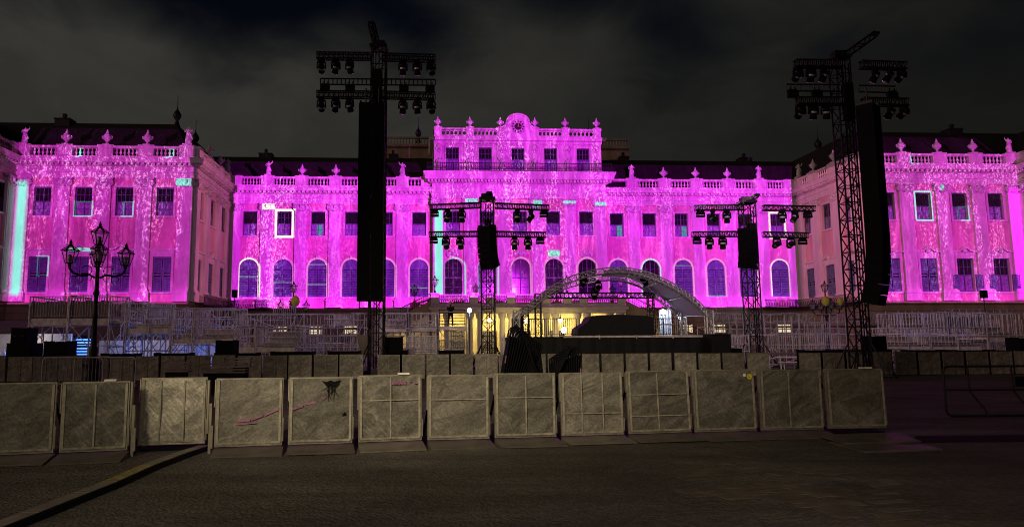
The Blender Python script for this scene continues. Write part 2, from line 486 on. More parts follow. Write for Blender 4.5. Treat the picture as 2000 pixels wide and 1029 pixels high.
M['seam'] = mat('canvas_seam', (.27, .245, .19), .75, var=.35, scale=9)
M['paving'] = mat('worn_stone', (.125, .105, .078), .9, var=.35, scale=3)
M['ochre_paint'] = mat('worn_yellow_paint', (.30, .25, .09), .7, var=.4, scale=6)
M['frame'] = mat('barrier_frame', (.25, .225, .17), .5, .3, var=.3, scale=4, rnd=.1)
M['pink'] = mat('pink_marking', (.26, .10, .19), .7, var=.35, scale=6)
M['e_warm'] = emit('warm_globe', (1.0, .78, .38), 16)
M['e_white'] = emit('white_flood', (.80, .88, 1.0), 16)
M['e_win'] = emit('lit_window', (1.0, .80, .45), .8)
M['e_blue'] = emit('blue_led', (.05, .22, 1.0), 1.6)


def canvas_mat(name='barrier_canvas', k=1.0):
    """weathered grey-beige mesh sheet of the barriers: scuffs, with fold and crease light and shade put into the colour"""
    m = bpy.data.materials.new(name); m.use_nodes = True; nt = m.node_tree
    b = nt.nodes['Principled BSDF']; b.inputs['Roughness'].default_value = .75; b.inputs['Specular IOR Level'].default_value = .25
    tc = nt.nodes.new('ShaderNodeTexCoord'); oi = nt.nodes.new('ShaderNodeObjectInfo')
    rn = N(nt, oi.outputs['Random'])
    s = nt.nodes.new('ShaderNodeSeparateXYZ'); nt.links.new(tc.outputs['Object'], s.inputs[0])
    x, y, z = (N(nt, s.outputs[i]) for i in range(3))
    sh = rn * 37.0
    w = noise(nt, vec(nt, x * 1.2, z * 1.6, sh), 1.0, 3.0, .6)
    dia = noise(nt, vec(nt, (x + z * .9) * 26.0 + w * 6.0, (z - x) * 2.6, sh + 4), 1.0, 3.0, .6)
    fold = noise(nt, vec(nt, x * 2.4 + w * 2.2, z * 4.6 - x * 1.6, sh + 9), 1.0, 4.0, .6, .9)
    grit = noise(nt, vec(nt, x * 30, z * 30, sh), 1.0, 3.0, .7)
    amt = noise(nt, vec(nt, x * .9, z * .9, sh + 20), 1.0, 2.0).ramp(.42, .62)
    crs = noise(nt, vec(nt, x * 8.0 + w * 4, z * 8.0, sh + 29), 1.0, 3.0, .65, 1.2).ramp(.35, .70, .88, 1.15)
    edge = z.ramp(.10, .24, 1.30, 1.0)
    tone = fold.ramp(.32, .70, .66, 1.26) * crs * edge * grit.ramp(.25, .75, .68, 1.28)  # crumple highlights and shade painted into the tone
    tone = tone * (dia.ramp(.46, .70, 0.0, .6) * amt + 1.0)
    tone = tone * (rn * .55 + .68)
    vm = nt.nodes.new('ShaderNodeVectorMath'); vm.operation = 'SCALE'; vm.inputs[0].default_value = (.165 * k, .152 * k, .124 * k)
    nt.links.new(tone.s, vm.inputs['Scale']); nt.links.new(vm.outputs[0], b.inputs['Base Color'])
    bn = nt.nodes.new('ShaderNodeBump'); bn.inputs['Strength'].default_value = .55; bn.inputs['Distance'].default_value = .06
    h = fold * 1.0 + dia * amt * .35
    nt.links.new(h.s, bn.inputs['Height']); nt.links.new(bn.outputs[0], b.inputs['Normal'])
    return m
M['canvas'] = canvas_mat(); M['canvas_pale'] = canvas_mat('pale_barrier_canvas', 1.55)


def ground_mat():
    m = bpy.data.materials.new('courtyard_gravel'); m.use_nodes = True; nt = m.node_tree
    b = nt.nodes['Principled BSDF']; b.inputs['Roughness'].default_value = .9; b.inputs['Specular IOR Level'].default_value = .2
    tc = nt.nodes.new('ShaderNodeTexCoord'); v = tc.outputs['Object']
    a = noise(nt, v, .35, 4.0, .6).ramp(.3, .7, .72, 1.25)
    g = noise(nt, v, 9.0, 5.0, .75); st = voro(nt, v, 26.0)
    lines = nt.nodes.new('ShaderNodeMapping'); lines.inputs['Scale'].default_value = (.35, 1.6, 1); lines.inputs['Rotation'].default_value = (0, 0, .2)
    nt.links.new(v, lines.inputs[0])
    l = noise(nt, lines.outputs[0], .9, 4.0, .6).ramp(.3, .7, .75, 1.2)
    tone = a * l * g.ramp(.3, .7, .72, 1.28) * st.ramp(.1, .6, 1.15, .85)
    vm = nt.nodes.new('ShaderNodeVectorMath'); vm.operation = 'SCALE'; vm.inputs[0].default_value = (.116, .104, .086)
    nt.links.new(tone.s, vm.inputs['Scale']); nt.links.new(vm.outputs[0], b.inputs['Base Color'])
    bn = nt.nodes.new('ShaderNodeBump'); bn.inputs['Strength'].default_value = .9; bn.inputs['Distance'].default_value = .035
    h = g * .6 + st * -.5 + noise(nt, v, 3.0, 3.0) * .5
    nt.links.new(h.s, bn.inputs['Height']); nt.links.new(bn.outputs[0], b.inputs['Normal'])
    return m
gm = MB(); gm.add([(-900, -60, 0), (900, -60, 0), (900, 1500, 0), (-900, 1500, 0)], [(0, 1, 2, 3)])
tag(gm.build('ground', ground_mat()), 'dark gravel courtyard in front of the palace', kind='structure')

# ================================================================== THE PALACE
pal = thing('palace', 'long baroque palace washed in magenta projected light, with a taller clock block', 'palace', PO, PHI)
ZB, ZC, ZE, ZK, ZR = 6.75, 22.0, 24.4, 24.75, 26.0      # base course, order top, cornice top, baluster foot, rail top


def seg_matrix(ox, oy, rz): return Matrix.Translation((ox, oy, 0)) @ Matrix.Rotation(rz, 4, 'Z')
H = math.pi / 2
def wall_face(mb, x0, x1, z0, z1, ops, rec=.42):
    """wall skin in local x,z at y=0 (inward +y) with real openings and reveals; ops: (xc, w, zb, zt, arched)"""
    xs = sorted({o[0] for o in ops}); ed = [x0]
    for a, b in zip(xs, xs[1:]): ed.append((a + b) / 2)
    ed.append(x1)
    def q(a, b, c, d):
        if b - a > 1e-4 and d - c > 1e-4: mb.add([(a, 0, c), (b, 0, c), (b, 0, d), (a, 0, d)], [(0, 1, 2, 3)])
    if not xs: return q(x0, x1, z0, z1)
    for i, xc in enumerate(xs):
        l, r = ed[i], ed[i + 1]; col = sorted([o for o in ops if o[0] == xc], key=lambda o: o[2]); z = z0
        for (_, w, zb, zt, arch) in col:
            a, b = xc - w / 2, xc + w / 2
            q(l, r, z, zb); q(l, a, zb, zt); q(b, r, zb, zt)
            pts = [(a, zb), (b, zb)]
            if arch:
                zs = zt - w / 2; n = 12
                cv = [(xc + w / 2 * math.cos(math.pi * k / n), zs + w / 2 * math.sin(math.pi * k / n)) for k in range(n + 1)]
                for (xa, za), (xb, zb2) in zip(cv, cv[1:]):
                    mb.add([(xb, 0, zb2), (xa, 0, za), (xa, 0, zt), (xb, 0, zt)], [(0, 1, 2, 3)])
                pts += cv
            else: pts += [(b, zt), (a, zt)]
            n = len(pts)
            mb.add([(x, 0, zz) for x, zz in pts] + [(x, rec, zz) for x, zz in pts], [(k, (k + 1) % n, n + (k + 1) % n, n + k) for k in range(n)])
            z = zt
        q(l, r, z, z1)


def window_proto(name, w, h, arch=False, lower='shutter', upper='blind', hood=None, casing=.28, split=.5):
    """window (casing) > pane, sash, blind or shutter; origin at sill centre on the wall face"""
    f = MB(); z0 = 0.0
    if arch:
        zs = h - w / 2; n = 14
        def curve(r): return [(r * math.cos(math.pi * k / n), zs + r * math.sin(math.pi * k / n)) for k in range(n + 1)]
        ci, co = curve(w / 2), curve(w / 2 + casing)
        ci = [(w / 2, 0)] + ci + [(-w / 2, 0)]; co = [(w / 2 + casing, 0)] + co + [(-w / 2 - casing, 0)]
        for k in range(len(ci) - 1):
            (a, b), (c, d) = (ci[k], ci[k + 1]), (co[k], co[k + 1])
            f.hexa([(a[0], -.10, a[1]), (a[0], .02, a[1]), (b[0], .02, b[1]), (b[0], -.10, b[1]), (c[0], -.10, c[1]), (c[0], .02, c[1]), (d[0], .02, d[1]), (d[0], -.10, d[1])])
        f.box(-.22, .22, -.20, .02, h + .02, h + casing + .30)
    else:
        f.box(-w / 2 - casing, -w / 2, -.10, .02, 0, h); f.box(w / 2, w / 2 + casing, -.10, .02, 0, h)
        f.box(-w / 2 - casing, w / 2 + casing, -.10, .02, h, h + casing)
    f.box(-w / 2 - casing - .08, w / 2 + casing + .08, -.20, .02, -.24, 0)
    if hood == 'flat':
        f.box(-w / 2 - casing - .05, w / 2 + casing + .05, -.14, .02, h + casing + .002, h + .75)
        f.box(-w / 2 - casing - .25, w / 2 + casing + .25, -.36, .02, h + .75, h + .98)
    if hood == 'curved':
        f.box(-w / 2 - casing - .05, w / 2 + casing + .05, -.14, .02, h + casing + .002, h + .75)
        n = 10; W2 = w / 2 + casing + .25
        def cz(x): return h + .75 + .55 * math.exp(-(x / (W2 * .55)) ** 2 * 2.2)
        for k in range(n):
            a, b = -W2 + 2 * W2 * k / n, -W2 + 2 * W2 * (k + 1) / n
            f.hexa([(a, -.36, cz(a)), (b, -.36, cz(b)), (b, .02, cz(b)), (a, .02, cz(a)), (a, -.36, cz(a) + .24), (b, -.36, cz(b) + .24), (b, .02, cz(b) + .24), (a, .02, cz(a) + .24)])
        f.ball((0, -.15, h + .95), .34, 8)
    if hood == 'scroll':
        for sx in (-1, 1):
            f.path([(sx * w * .55, -.16, h + casing + .05), (sx * w * .30, -.18, h + casing + .22), (sx * w * .12, -.2, h + casing + .5), (0, -.2, h + casing + .55)], .09, 6)
        f.ball((0, -.15, h + casing + .32), .24, 8)
    if hood == 'carving':
        for k in range(9):
            a = math.pi * k / 8
            f.ball((.85 * math.cos(a) * (1 if k % 2 else .8), -.14, h + casing + .25 + .62 * math.sin(a) * (1 if k % 2 else .75)), .22 + .05 * (k % 3), 6)
        f.ball((0, -.2, h + casing + .45), .36, 8); f.ball((0, -.2, h + casing + .98), .2, 6)
    root = f.build(name, M['trim'])
    g = MB(); g.add([(-w / 2 - .05, .34, -.05), (w / 2 + .05, .34, -.05), (w / 2 + .05, .34, h + .05), (-w / 2 - .05, .34, h + .05)], [(0, 1, 2, 3)])
    g.build('pane', M['glass'], root)
    s = MB(); t = .055
    s.box(-w / 2, -w / 2 + .09, .24, .33, 0, h); s.box(w / 2 - .09, w / 2, .24, .33, 0, h); s.box(-.06, .06, .23, .33, 0, h)
    s.box(-w / 2, w / 2, .24, .33, 0, .12); s.box(-w / 2 + .09, w / 2 - .09, .235, .33, h * split - .07, h * split + .07)
    if not arch: s.box(-w / 2, w / 2, .24, .33, h - .1, h)
    nz = 4
    for k in range(1, nz):
        zz = h * k / nz
        if abs(zz - h * split) > .2: s.box(-w / 2 + .09, w / 2 - .09, .27, .325, zz - .025, zz + .025)
    for x in (-w / 4, w / 4): s.box(x - .025, x + .025, .268, .324, h * split, h - .1)
    s.build('sash', M['sash'], root)
    if lower == 'shutter':
        s = MB(); top = h - (w / 2 if arch else .1); n = int(top / .26)
        for sx in (-1, 1):
            a, b = (.07, w / 2 - .02) if sx > 0 else (-w / 2 + .02, -.07)
            s.box(a, a + .1, .10, .18, .03, top); s.box(b - .1, b, .10, .18, .03, top)
            s.box(a + .1, b - .1, .10, .18, .03, .2); s.box(a + .1, b - .1, .10, .18, top * .5 - .08, top * .5 + .08); s.box(a + .1, b - .1, .10, .18, top - .12, top)
            for k in range(n):
                zz = .2 + (top - .35) * k / n
                if abs(zz + .1 - top * .5) < .16: continue
                s.hexa([(a + .1, .11, zz), (b - .1, .11, zz), (b - .1, .13, zz), (a + .1, .13, zz), (a + .1, .15, zz + .2), (b - .1, .15, zz + .2), (b - .1, .17, zz + .2), (a + .1, .17, zz + .2)])
        s.build('shutter', M['shutter'], root)
        if arch:
            s = MB(); n = 10; zs = h - w / 2
            for k in range(n):
                a0, a1 = math.pi * k / n, math.pi * (k + 1) / n; rr = w / 2 - .03
                s.add([(0, .13, zs), (rr * math.cos(a0), .13, zs + rr * math.sin(a0)), (rr * math.cos(a1), .13, zs + rr * math.sin(a1))], [(0, 1, 2)])
            s.box(-w / 2, w / 2, .08, .2, zs - .05, zs + .05); s.box(-.05, .05, .09, .2, zs + .05, h - .04)
            s.build('fanlight', M['shutter'], root)
    elif lower == 'curtain':
        s = MB(); n = 10
        xs = [-w / 2 + .09 + (w - .18) * k / n for k in range(n + 1)]
        s.add([(x, .332 - .01 * (k % 2) , .1) for k, x in enumerate(xs)] + [(x, .332 - .01 * (k % 2), h * split) for k, x in enumerate(xs)], [(k, k + 1, n + 2 + k, n + 1 + k) for k in range(n)])
        s.build('curtain', M['curtain'], root)
    if upper == 'blind':
        s = MB(); s.box(-w / 2 + .09, w / 2 - .09, .20, .228, h * split + .06, h - .08); s.build('blind', M['roof' if lower == 'shutter' else 'glass'], root)
    return root


W_UP = window_proto('window', 2.05, 3.55, lower='curtain', upper='')
W_UPB = window_proto('window', 2.05, 3.55, lower='curtain', upper='blind')
W_AR = window_proto('arched_window', 2.65, 5.45, arch=True, upper='')
W_ARG = window_proto('arched_window', 2.65, 5.45, arch=True, lower='', upper='', hood=None)
W_ARC = window_proto('arched_window', 2.65, 5.45, arch=True, lower='', upper='', hood='carving')
W_LOF = window_proto('window', 2.2, 4.3, upper='', hood='flat')
W_LOC = window_proto('window', 2.2, 4.3, upper='', hood='curved')
W_LOG = window_proto('window', 2.2, 4.3, lower='curtain', upper='', hood='curved')
W_AT = window_proto('window', 1.95, 3.5, lower='curtain', upper='', hood='scroll', casing=.2)
PROTOS = [W_UP, W_UPB, W_AR, W_ARG, W_ARC, W_LOF, W_LOC, W_LOG, W_AT]


def place(proto, Ms, x, z):
    o = inst(proto, pal); o.matrix_local = Ms @ Matrix.Translation((x, 0, z)); return o


def pilaster_proto(h=15.2, w=1.75):
    s = MB(); s.box(-w / 2, w / 2, -.30, .02, 1.5, h - 1.15); s.box(-w / 2 + .22, w / 2 - .22, -.335, -.298, 1.9, h - 1.5)
    root = s.build('pilaster', M['trim'])
    b = MB(); b.box(-w / 2 - .22, w / 2 + .22, -.50, .02, 0, .95); b.box(-w / 2 - .3, w / 2 + .3, -.58, .02, .95, 1.12)
    b.box(-w / 2 - .16, w / 2 + .16, -.46, .02, 1.12, 1.32); b.box(-w / 2 - .06, w / 2 + .06, -.37, .02, 1.32, 1.5)
    b.build('pedestal', M['trim'], root)
    c = MB(); c.box(-w / 2 - .02, w / 2 + .02, -.36, .02, h - 1.15, h - .9)
    c.box(-w / 2 + .1, w / 2 - .1, -.40, .02, h - .9, h - .25); c.box(-w / 2 - .25, w / 2 + .25, -.52, .02, h - .22, h)
    for sx in (-1, 1):
        for rr, yy in ((.44, -.46), (.28, -.52), (.12, -.57)):
            c.M = Matrix.Translation((sx * (w / 2 - .12), 0, h - .62)) @ Matrix.Rotation(H, 4, 'X')
            c.lathe([(rr, -.0), (rr, -yy)], (0, 0, 0), 10)
        c.M = Matrix.Identity(4)
        c.path([(sx * .55, -.42, h - .75), (sx * .3, -.48, h - 1.05), (0, -.5, h - 1.12)], .1, 5)
    c.ball((0, -.42, h - .45), .3, 6)
    c.build('capital', M['stone'], root)
    return root
PIL = pilaster_proto(); PROTOS.append(PIL)

UPZ, ARZ, LOZ = 17.3, 8.35, 7.95
def ops_for(xs, w2, z2, h2, arch, up=True):
    o = [(x, w2, z2, z2 + h2, arch) for x in xs]
    if up: o += [(x, 2.05, UPZ, UPZ + 3.55, False) for x in xs]
    return o

# main wings of the facade ------------------------------------------------
for sgn in (-1, 1):
    a, b = (-WU, -CU) if sgn < 0 else (CU, WU)
    xs = [sgn * k * B for k in range(3, 9)]
    mb = MB(); wall_face(mb, a, b, ZB, ZC, ops_for(xs, 2.65, ARZ, 5.45, True)); mb.build('wall', M['ochre'], pal)
    I4 = Matrix.Identity(4)
    for i, x in enumerate(sorted(xs)):
        place(W_ARG if (sgn > 0 and i == 1) else W_AR, I4, x, ARZ); place(W_UPB if (i * 7 + sgn) % 3 else W_UP, I4, x, UPZ)
    for k in range(3, 8): place(PIL, I4, sgn * (k + .5) * B, ZB + .05)
    o = place(PIL, I4, sgn * (WU - 1.0), ZB + .05)
    # inner side of the wing
    Ms = seg_matrix(-WU, WV, H) if sgn < 0 else seg_matrix(WU, 0, -H)
    L = -WV; xs = [L * .175, L * .5, L * .825]
    mb = MB(); mb.M = Ms; wall_face(mb, 0, L, ZB, ZC, ops_for(xs, 2.2, LOZ, 4.3, False)); mb.build('wall', M['ochre'], pal)
    for i, x in enumerate(xs): place(W_LOC if i == 1 else W_LOF, Ms, x, LOZ); place(W_UP, Ms, x, UPZ)
    for x in (.9, L * .335, L * .665, L - .95): place(PIL, Ms, x, ZB + .05)
    # front of the wing
    Ms = seg_matrix(0, WV, 0); a, b = (-WE, -WU) if sgn < 0 else (WU, WE)
    xs = sorted(sgn * (45.95 + 4.9 * k) for k in range(4))
    mb = MB(); mb.M = Ms; wall_face(mb, a, b, ZB, ZC, ops_for(xs, 2.2, LOZ, 4.3, False)); mb.build('wall', M['ochre'], pal)
    for i, x in enumerate(xs):
        if sgn > 0: p = (W_LOF, W_LOC, W_LOG, W_LOG)[i]
        else: p = (W_LOF, W_LOC, W_LOC, W_LOF)[i]
        o = place(p, Ms, x, LOZ); place(W_UP if sgn < 0 else W_UPB, Ms, x, UPZ)
        if sgn > 0 and i >= 2:                                    # open shutter leaves
            for sx in (-1, 1):
                sh = MB(); q = sx * 1.14; r_ = sx * 2.05
                lo, hi = min(q, r_), max(q, r_)
                sh.box(lo, lo + .1, -.34, -.28, .05, 2.2); sh.box(hi - .1, hi, -.34, -.28, .05, 2.2); sh.box(lo + .1, hi - .1, -.33, -.29, .05, 2.2)
                for k in range(8): sh.box(lo + .1, hi - .1, -.35, -.328, .15 + k * .25, .30 + k * .25)
                sh.build('shutter', M['shutter'], o)
    for k in range(3): place(PIL, Ms, sgn * (48.4 + 4.9 * k), ZB + .05)
    for x in (43.45, 63.05): place(PIL, Ms, sgn * x, ZB + .05)
    # start of the next wing, running towards the viewer
    Ms = seg_matrix(-WE, -46.0, H) if sgn < 0 else seg_matrix(WE, WV, -H)
    L = 46 + WV; xs = [L * (k + .5) / 6 for k in range(6)]
    mb = MB(); mb.M = Ms; wall_face(mb, 0, L, ZB, ZC, ops_for(xs, 2.2, LOZ, 4.3, False)); mb.build('wall', M['ochre'], pal)
    for x in xs: place(W_LOF, Ms, x, LOZ); place(W_UP, Ms, x, UPZ)
    for k in range(7): place(PIL, Ms, min(max(L * k / 6, .95), L - .95), ZB + .05)

PATH_L = [(-WE, -46), (-WE, WV), (-WU, WV), (-WU, 0), (-CU, 0)]
PATH_R = [(CU, 0), (WU, 0), (WU, WV), (WE, WV), (WE, -46)]
FULL = PATH_L + [(-CU, CV), (CU, CV)] + PATH_R
ENT = [(0, ZC), (.16, ZC), (.16, ZC + .35), (.22, ZC + .35), (.22, ZC + .7), (.34, ZC + .7), (.34, ZC + .8), (.14, ZC + .8), (.14, ZC + 1.45), (.5, ZC + 1.45), (.5, ZC + 1.75),
       (1.0, ZC + 1.8), (1.05, ZC + 2.1), (1.22, ZC + 2.4), (0, ZC + 2.45)]
for pth in (PATH_L, PATH_R):
    mb = MB(); mb.sweep(pth, ENT, close_ends=False); mb.build('cornice', M['trim'], pal)
    # dentils
    d = MB()
    for (x0, y0), (x1, y1) in zip(pth, pth[1:]):
        dv = Vector((x1 - x0, y1 - y0)); L = dv.length; dv.normalize(); nn = Vector((dv.y, -dv.x))
        ang = math.atan2(dv.y, dv.x); n = int(L / .62)
        for k in range(n):
            s_ = (k + .5) * L / n
            d.M = seg_matrix(x0 + dv.x * s_, y0 + dv.y * s_, ang)
            d.box(-.17, .17, -.92, -.49, ZC + 1.50, ZC + 1.78)
    d.build('dentil', M['trim'], pal, 'stuff')
    mb = MB(); mb.sweep(pth, [(0, ZE + .03), (.35, ZE + .03), (.35, ZK), (-.25, ZK), (-.25, ZE + .03)], close_ends=False)
    root = mb.build('balustrade', M['trim'], pal)
    mb = MB(); mb.sweep(pth, [(-.25, 25.72), (.32, 25.72), (.40, 25.80), (.40, ZR), (-.30, ZR), (-.30, 25.72)], close_ends=False); mb.build('handrail', M['trim'], root)
    bl = MB(); pq = MB(); pq.box(-.92, .92, -.45, .28, ZK + .002, 25.722); pq.box(-1.0, 1.0, -.5, .33, ZR + .002, ZR + .12); pme = pq.mesh('pedestal', M['trim'])
    for i, ((x0, y0), (x1, y1)) in enumerate(zip(pth, pth[1:])):
        dv = Vector((x1 - x0, y1 - y0)); L = dv.length; dv.normalize(); ang = math.atan2(dv.y, dv.x)
        main = abs(x1 - x0) > 25; fr = abs(y1 - y0) < 1e-3 and not main
        if main: st = sorted(abs(x0 - sg * (k + .5) * B) for k in range(3, 8) for sg in ((-1,) if x0 < 0 else (1,)))
        elif fr: st = [abs(x0 - (1 if x0 > 0 else -1) * (48.4 + 4.9 * k)) for k in range(3)]
        else: st = [L * k / max(1, round(L / 5)) for k in range(1, round(L / 5))]
        st = sorted(st + ([.9] if i else []) + [L - .9])
        for s_ in st:
            o = bpy.data.objects.new('pedestal', pme); COL.objects.link(o); o.parent = root; o.matrix_local = seg_matrix(x0 + dv.x * s_, y0 + dv.y * s_, ang)
        for a, b in zip(st, st[1:]):
            n = int((b - a - 2.0) / .44)
            for k in range(n):
                s_ = a + 1.0 + (k + .5) * (b - a - 2.0) / n
                bl.M = seg_matrix(x0 + dv.x * s_, y0 + dv.y * s_, ang)
                bl.lathe([(.12, ZK), (.12, ZK + .1), (.07, ZK + .18), (.175, ZK + .42), (.075, ZK + .72), (.10, ZK + .9), (.10, 25.73)], (0, -.03, 0), 6)
    bl.build('baluster', M['trim'], root, 'stuff')
# base storey --------------------------------------------------------------
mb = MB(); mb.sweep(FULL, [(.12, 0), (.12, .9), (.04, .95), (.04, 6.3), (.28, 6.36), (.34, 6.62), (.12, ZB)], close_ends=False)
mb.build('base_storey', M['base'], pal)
j = MB()                                                          # horizontal joints of the rusticated base as projecting bands
for k in range(6): j.sweep(FULL, [(.04, 1.05 + k * .88), (.11, 1.1 + k * .88), (.11, 1.78 + k * .88), (.04, 1.83 + k * .88)], close_ends=False)
j.build('rusticated_band', M['base'], pal)

# centre block -------------------------------------------------------------
Ms = seg_matrix(0, CV, 0); xs = [k * B for k in range(-2, 3)]
mb = MB(); mb.M = Ms; wall_face(mb, -CU, CU, ZB, 22.9, ops_for(xs, 2.65, ARZ, 5.45, True)); mb.M = Matrix.Identity(4)
for sx in (-1, 1): mb.box(min(sx * CU, sx * (CU - .02)), max(sx * CU, sx * (CU - .02)), CV + .03, .3, ZB, 25.5)
mb.build('wall', M['ochre'], pal)
for i, x in enumerate(xs): place(W_ARC if i in (0, 2, 3, 4) else W_ARG, Ms, x, ARZ); place((W_UP, W_UP, W_UP, W_UPB, W_UPB)[i], Ms, x, UPZ)
for k in (-2.5, -1.5, -.5, .5, 1.5, 2.5):
    x = k * B if abs(k) < 2 else k * B * .967
    o = place(PIL, Ms, x, ZB + .05); o.matrix_local = Ms @ Matrix.Translation((x, 0, ZB + .05)) @ Matrix.Scale(1.045, 4, (0, 0, 1))
CP = [(-CU, .6), (-CU, CV), (CU, CV), (CU, .6)]
mb = MB(); mb.sweep(CP, [(0, 22.72), (.2, 22.72), (.2, 23.1), (.28, 23.1), (.28, 23.5), (.15, 23.55), (.15, 24.9), (.5, 24.95), (.55, 25.3), (1.15, 25.4), (1.25, 25.9), (1.45, 26.3), (1.45, 26.5), (-1.0, 26.55)])
mb.build('cornice', M['trim'], pal)
d = MB()
for k in range(56):
    x = -CU - .9 + (k + .5) * (2 * CU + 1.8) / 56; d.box(x - .14, x + .14, CV - 1.1, CV - .5, 25.0, 25.36)
d.build('dentil', M['trim'], pal, 'stuff')
# attic storey
AV = -.35
Ms = seg_matrix(0, AV, 0); mb = MB(); mb.M = Ms
wall_face(mb, -12.4, 12.4, 26.5, 31.4, [(x, 1.95, 27.15, 30.65, False) for x in xs]); mb.M = Matrix.Identity(4)
for sx in (-1, 1): mb.box(min(sx * 12.4, sx * 12.35), max(sx * 12.4, sx * 12.35), AV + .03, 11, 26.5, 31.4)
mb.build('wall', M['trim'], pal)
for x in xs: place(W_AT, Ms, x, 27.15)
for k in (-2.5, -1.5, -.5, .5, 1.5, 2.5):
    x = k * B if abs(k) < 2 else k * B * .96
    s = MB(); s.M = Ms @ Matrix.Translation((x, 0, 0))
    s.box(-.75, .75, -.18, .02, 26.6, 31.38); s.box(-.85, .85, -.28, .02, 26.58, 27.2); s.box(-.5, .5, -.24, -.178, 27.5, 29.6)
    s.ball((0, -.3, 30.7), .42, 8); s.ball((-.35, -.28, 30.35), .26, 6); s.ball((.35, -.28, 30.35), .26, 6); s.ball((0, -.28, 30.0), .24, 6)
    s.build('attic_pilaster', M['trim'], pal)
AP = [(-12.4, 8), (-12.4, AV), (12.4, AV), (12.4, 8)]
mb = MB(); mb.sweep(AP, [(0, 31.2), (.25, 31.22), (.3, 31.55), (.75, 31.6), (.85, 31.9), (.95, 32.05), (-.6, 32.1)], close_ends=False); mb.build('cornice', M['trim'], pal)
mb = MB(); mb.sweep(AP, [(.30, 32.1), (.30, 32.35), (-.2, 32.35)], close_ends=False); root = mb.build('balustrade', M['trim'], pal)
mb = MB(); mb.sweep(AP, [(-.2, 33.3), (.30, 33.3), (.34, 33.36), (.34, 33.55), (-.25, 33.55), (-.25, 33.3)], close_ends=False); mb.build('handrail', M['trim'], root)
bl = MB(); st = [-12.0, -7.2, -2.6, 2.6, 7.2, 12.0]
for s_ in st: pd = MB(); pd.box(s_ - .55, s_ + .55, AV - .36, AV + .2, 32.352, 33.298); pd.box(s_ - .62, s_ + .62, AV - .42, AV + .26, 33.552, 33.7); pd.build('pedestal', M['trim'], root)
for a, b in ((-12, -7.2), (-7.2, -2.6), (2.6, 7.2), (7.2, 12)):
    n = 6
    for k in range(n):
        c = a + .55 + (k + .5) * (b - a - 1.1) / n; rr = .36
        pts = [(c + rr * math.cos(2 * math.pi * q / 10), AV - .05, 32.83 + rr * math.sin(2 * math.pi * q / 10)) for q in range(11)]
        bl.path(pts, .075, 5)
        for e in (-1, 1): bl.tube((c + .33 * e - .1, AV - .05, 32.36), (c + .33 * e + .1, AV - .05, 33.29), .06, 5)
bl.build('fretwork', M['trim'], root, 'stuff')
for sx in (-1, 1):
    for k in range(8):
        s = None
# clock gable
ck = MB(); prof = [(-2.3, 32.1), (2.3, 32.1), (2.3, 33.5), (1.75, 33.9), (1.45, 34.6)] + [(1.45 * math.cos(math.pi * k / 10), 34.6 + .95 * math.sin(math.pi * k / 10)) for k in range(1, 10)] + [(-1.45, 34.6), (-1.75, 33.9), (-2.3, 33.5)]
ck.prism(prof, AV - .55, AV + .1)
top = [(1.65 * math.cos(math.pi * k / 10), 34.55 + 1.15 * math.sin(math.pi * k / 10)) for k in range(11)]
for a, b in zip(top, top[1:]): ck.tube((a[0], AV - .6, a[1]), (b[0], AV - .6, b[1]), .17, 6)
for sx in (-1, 1): ck.path([(sx * 1.65, AV - .55, 34.5), (sx * 1.9, AV - .55, 33.95), (sx * 2.5, AV - .55, 33.6), (sx * 2.7, AV - .55, 33.7)], .15, 6)
croot = ck.build('clock_gable', M['trim'], pal)
dl = MB(); dl.M = Matrix.Translation((0, AV - .56, 33.75)) @ Matrix.Rotation(H, 4, 'X')
dl.lathe([(1.12, 0), (1.12, .1), (.98, .1), (.98, .04)], (0, 0, 0), 24); dl.build('clock_dial', M['stone'], croot)
nm = MB()
for k in range(12):
    nm.M = Matrix.Translation((0, AV - .64, 33.75)) @ Matrix.Rotation(-2 * math.pi * k / 12, 4, 'Y')
    nm.box(-.07, .07, -.03, .03, .66, .92)
nm.M = Matrix.Translation((0, AV - .60, 33.75)) @ Matrix.Rotation(H, 4, 'X'); nm.lathe([(.55, 0), (.55, .03)], (0, 0, 0), 16)
nm.build('clock_numerals', M['iron'], croot)
for ang, ln in ((0, .62), (96, .5)):
    hd = MB(); hd.M = Matrix.Translation((0, AV - .72, 33.75)) @ Matrix.Rotation(R(ang), 4, 'Y'); hd.box(-.045, .045, -.02, .02, -.1, ln); hd.build('clock_hand', M['gold'], croot)
# iron balcony rail on the big cornice
br = MB(); y0 = CV - 1.25; x0, x1 = -13.6, 13.6
for zz in (26.62, 26.9, 27.75): br.path([(x0, .4, zz), (x0, y0, zz), (x1, y0, zz), (x1, .4, zz)], .035, 4)
for k in range(109):
    x = x0 + (x1 - x0) * k / 108; br.tube((x, y0, 26.6), (x, y0, 27.72), .02 if k % 9 else .05, 4)
    if k % 9 < 8: br.tube((x, y0, 26.95), (x + .25, y0, 27.3), .02, 4); br.tube((x + .25, y0, 26.95), (x, y0, 27.3), .02, 4)
br.build('balcony_railing', M['iron'], pal)

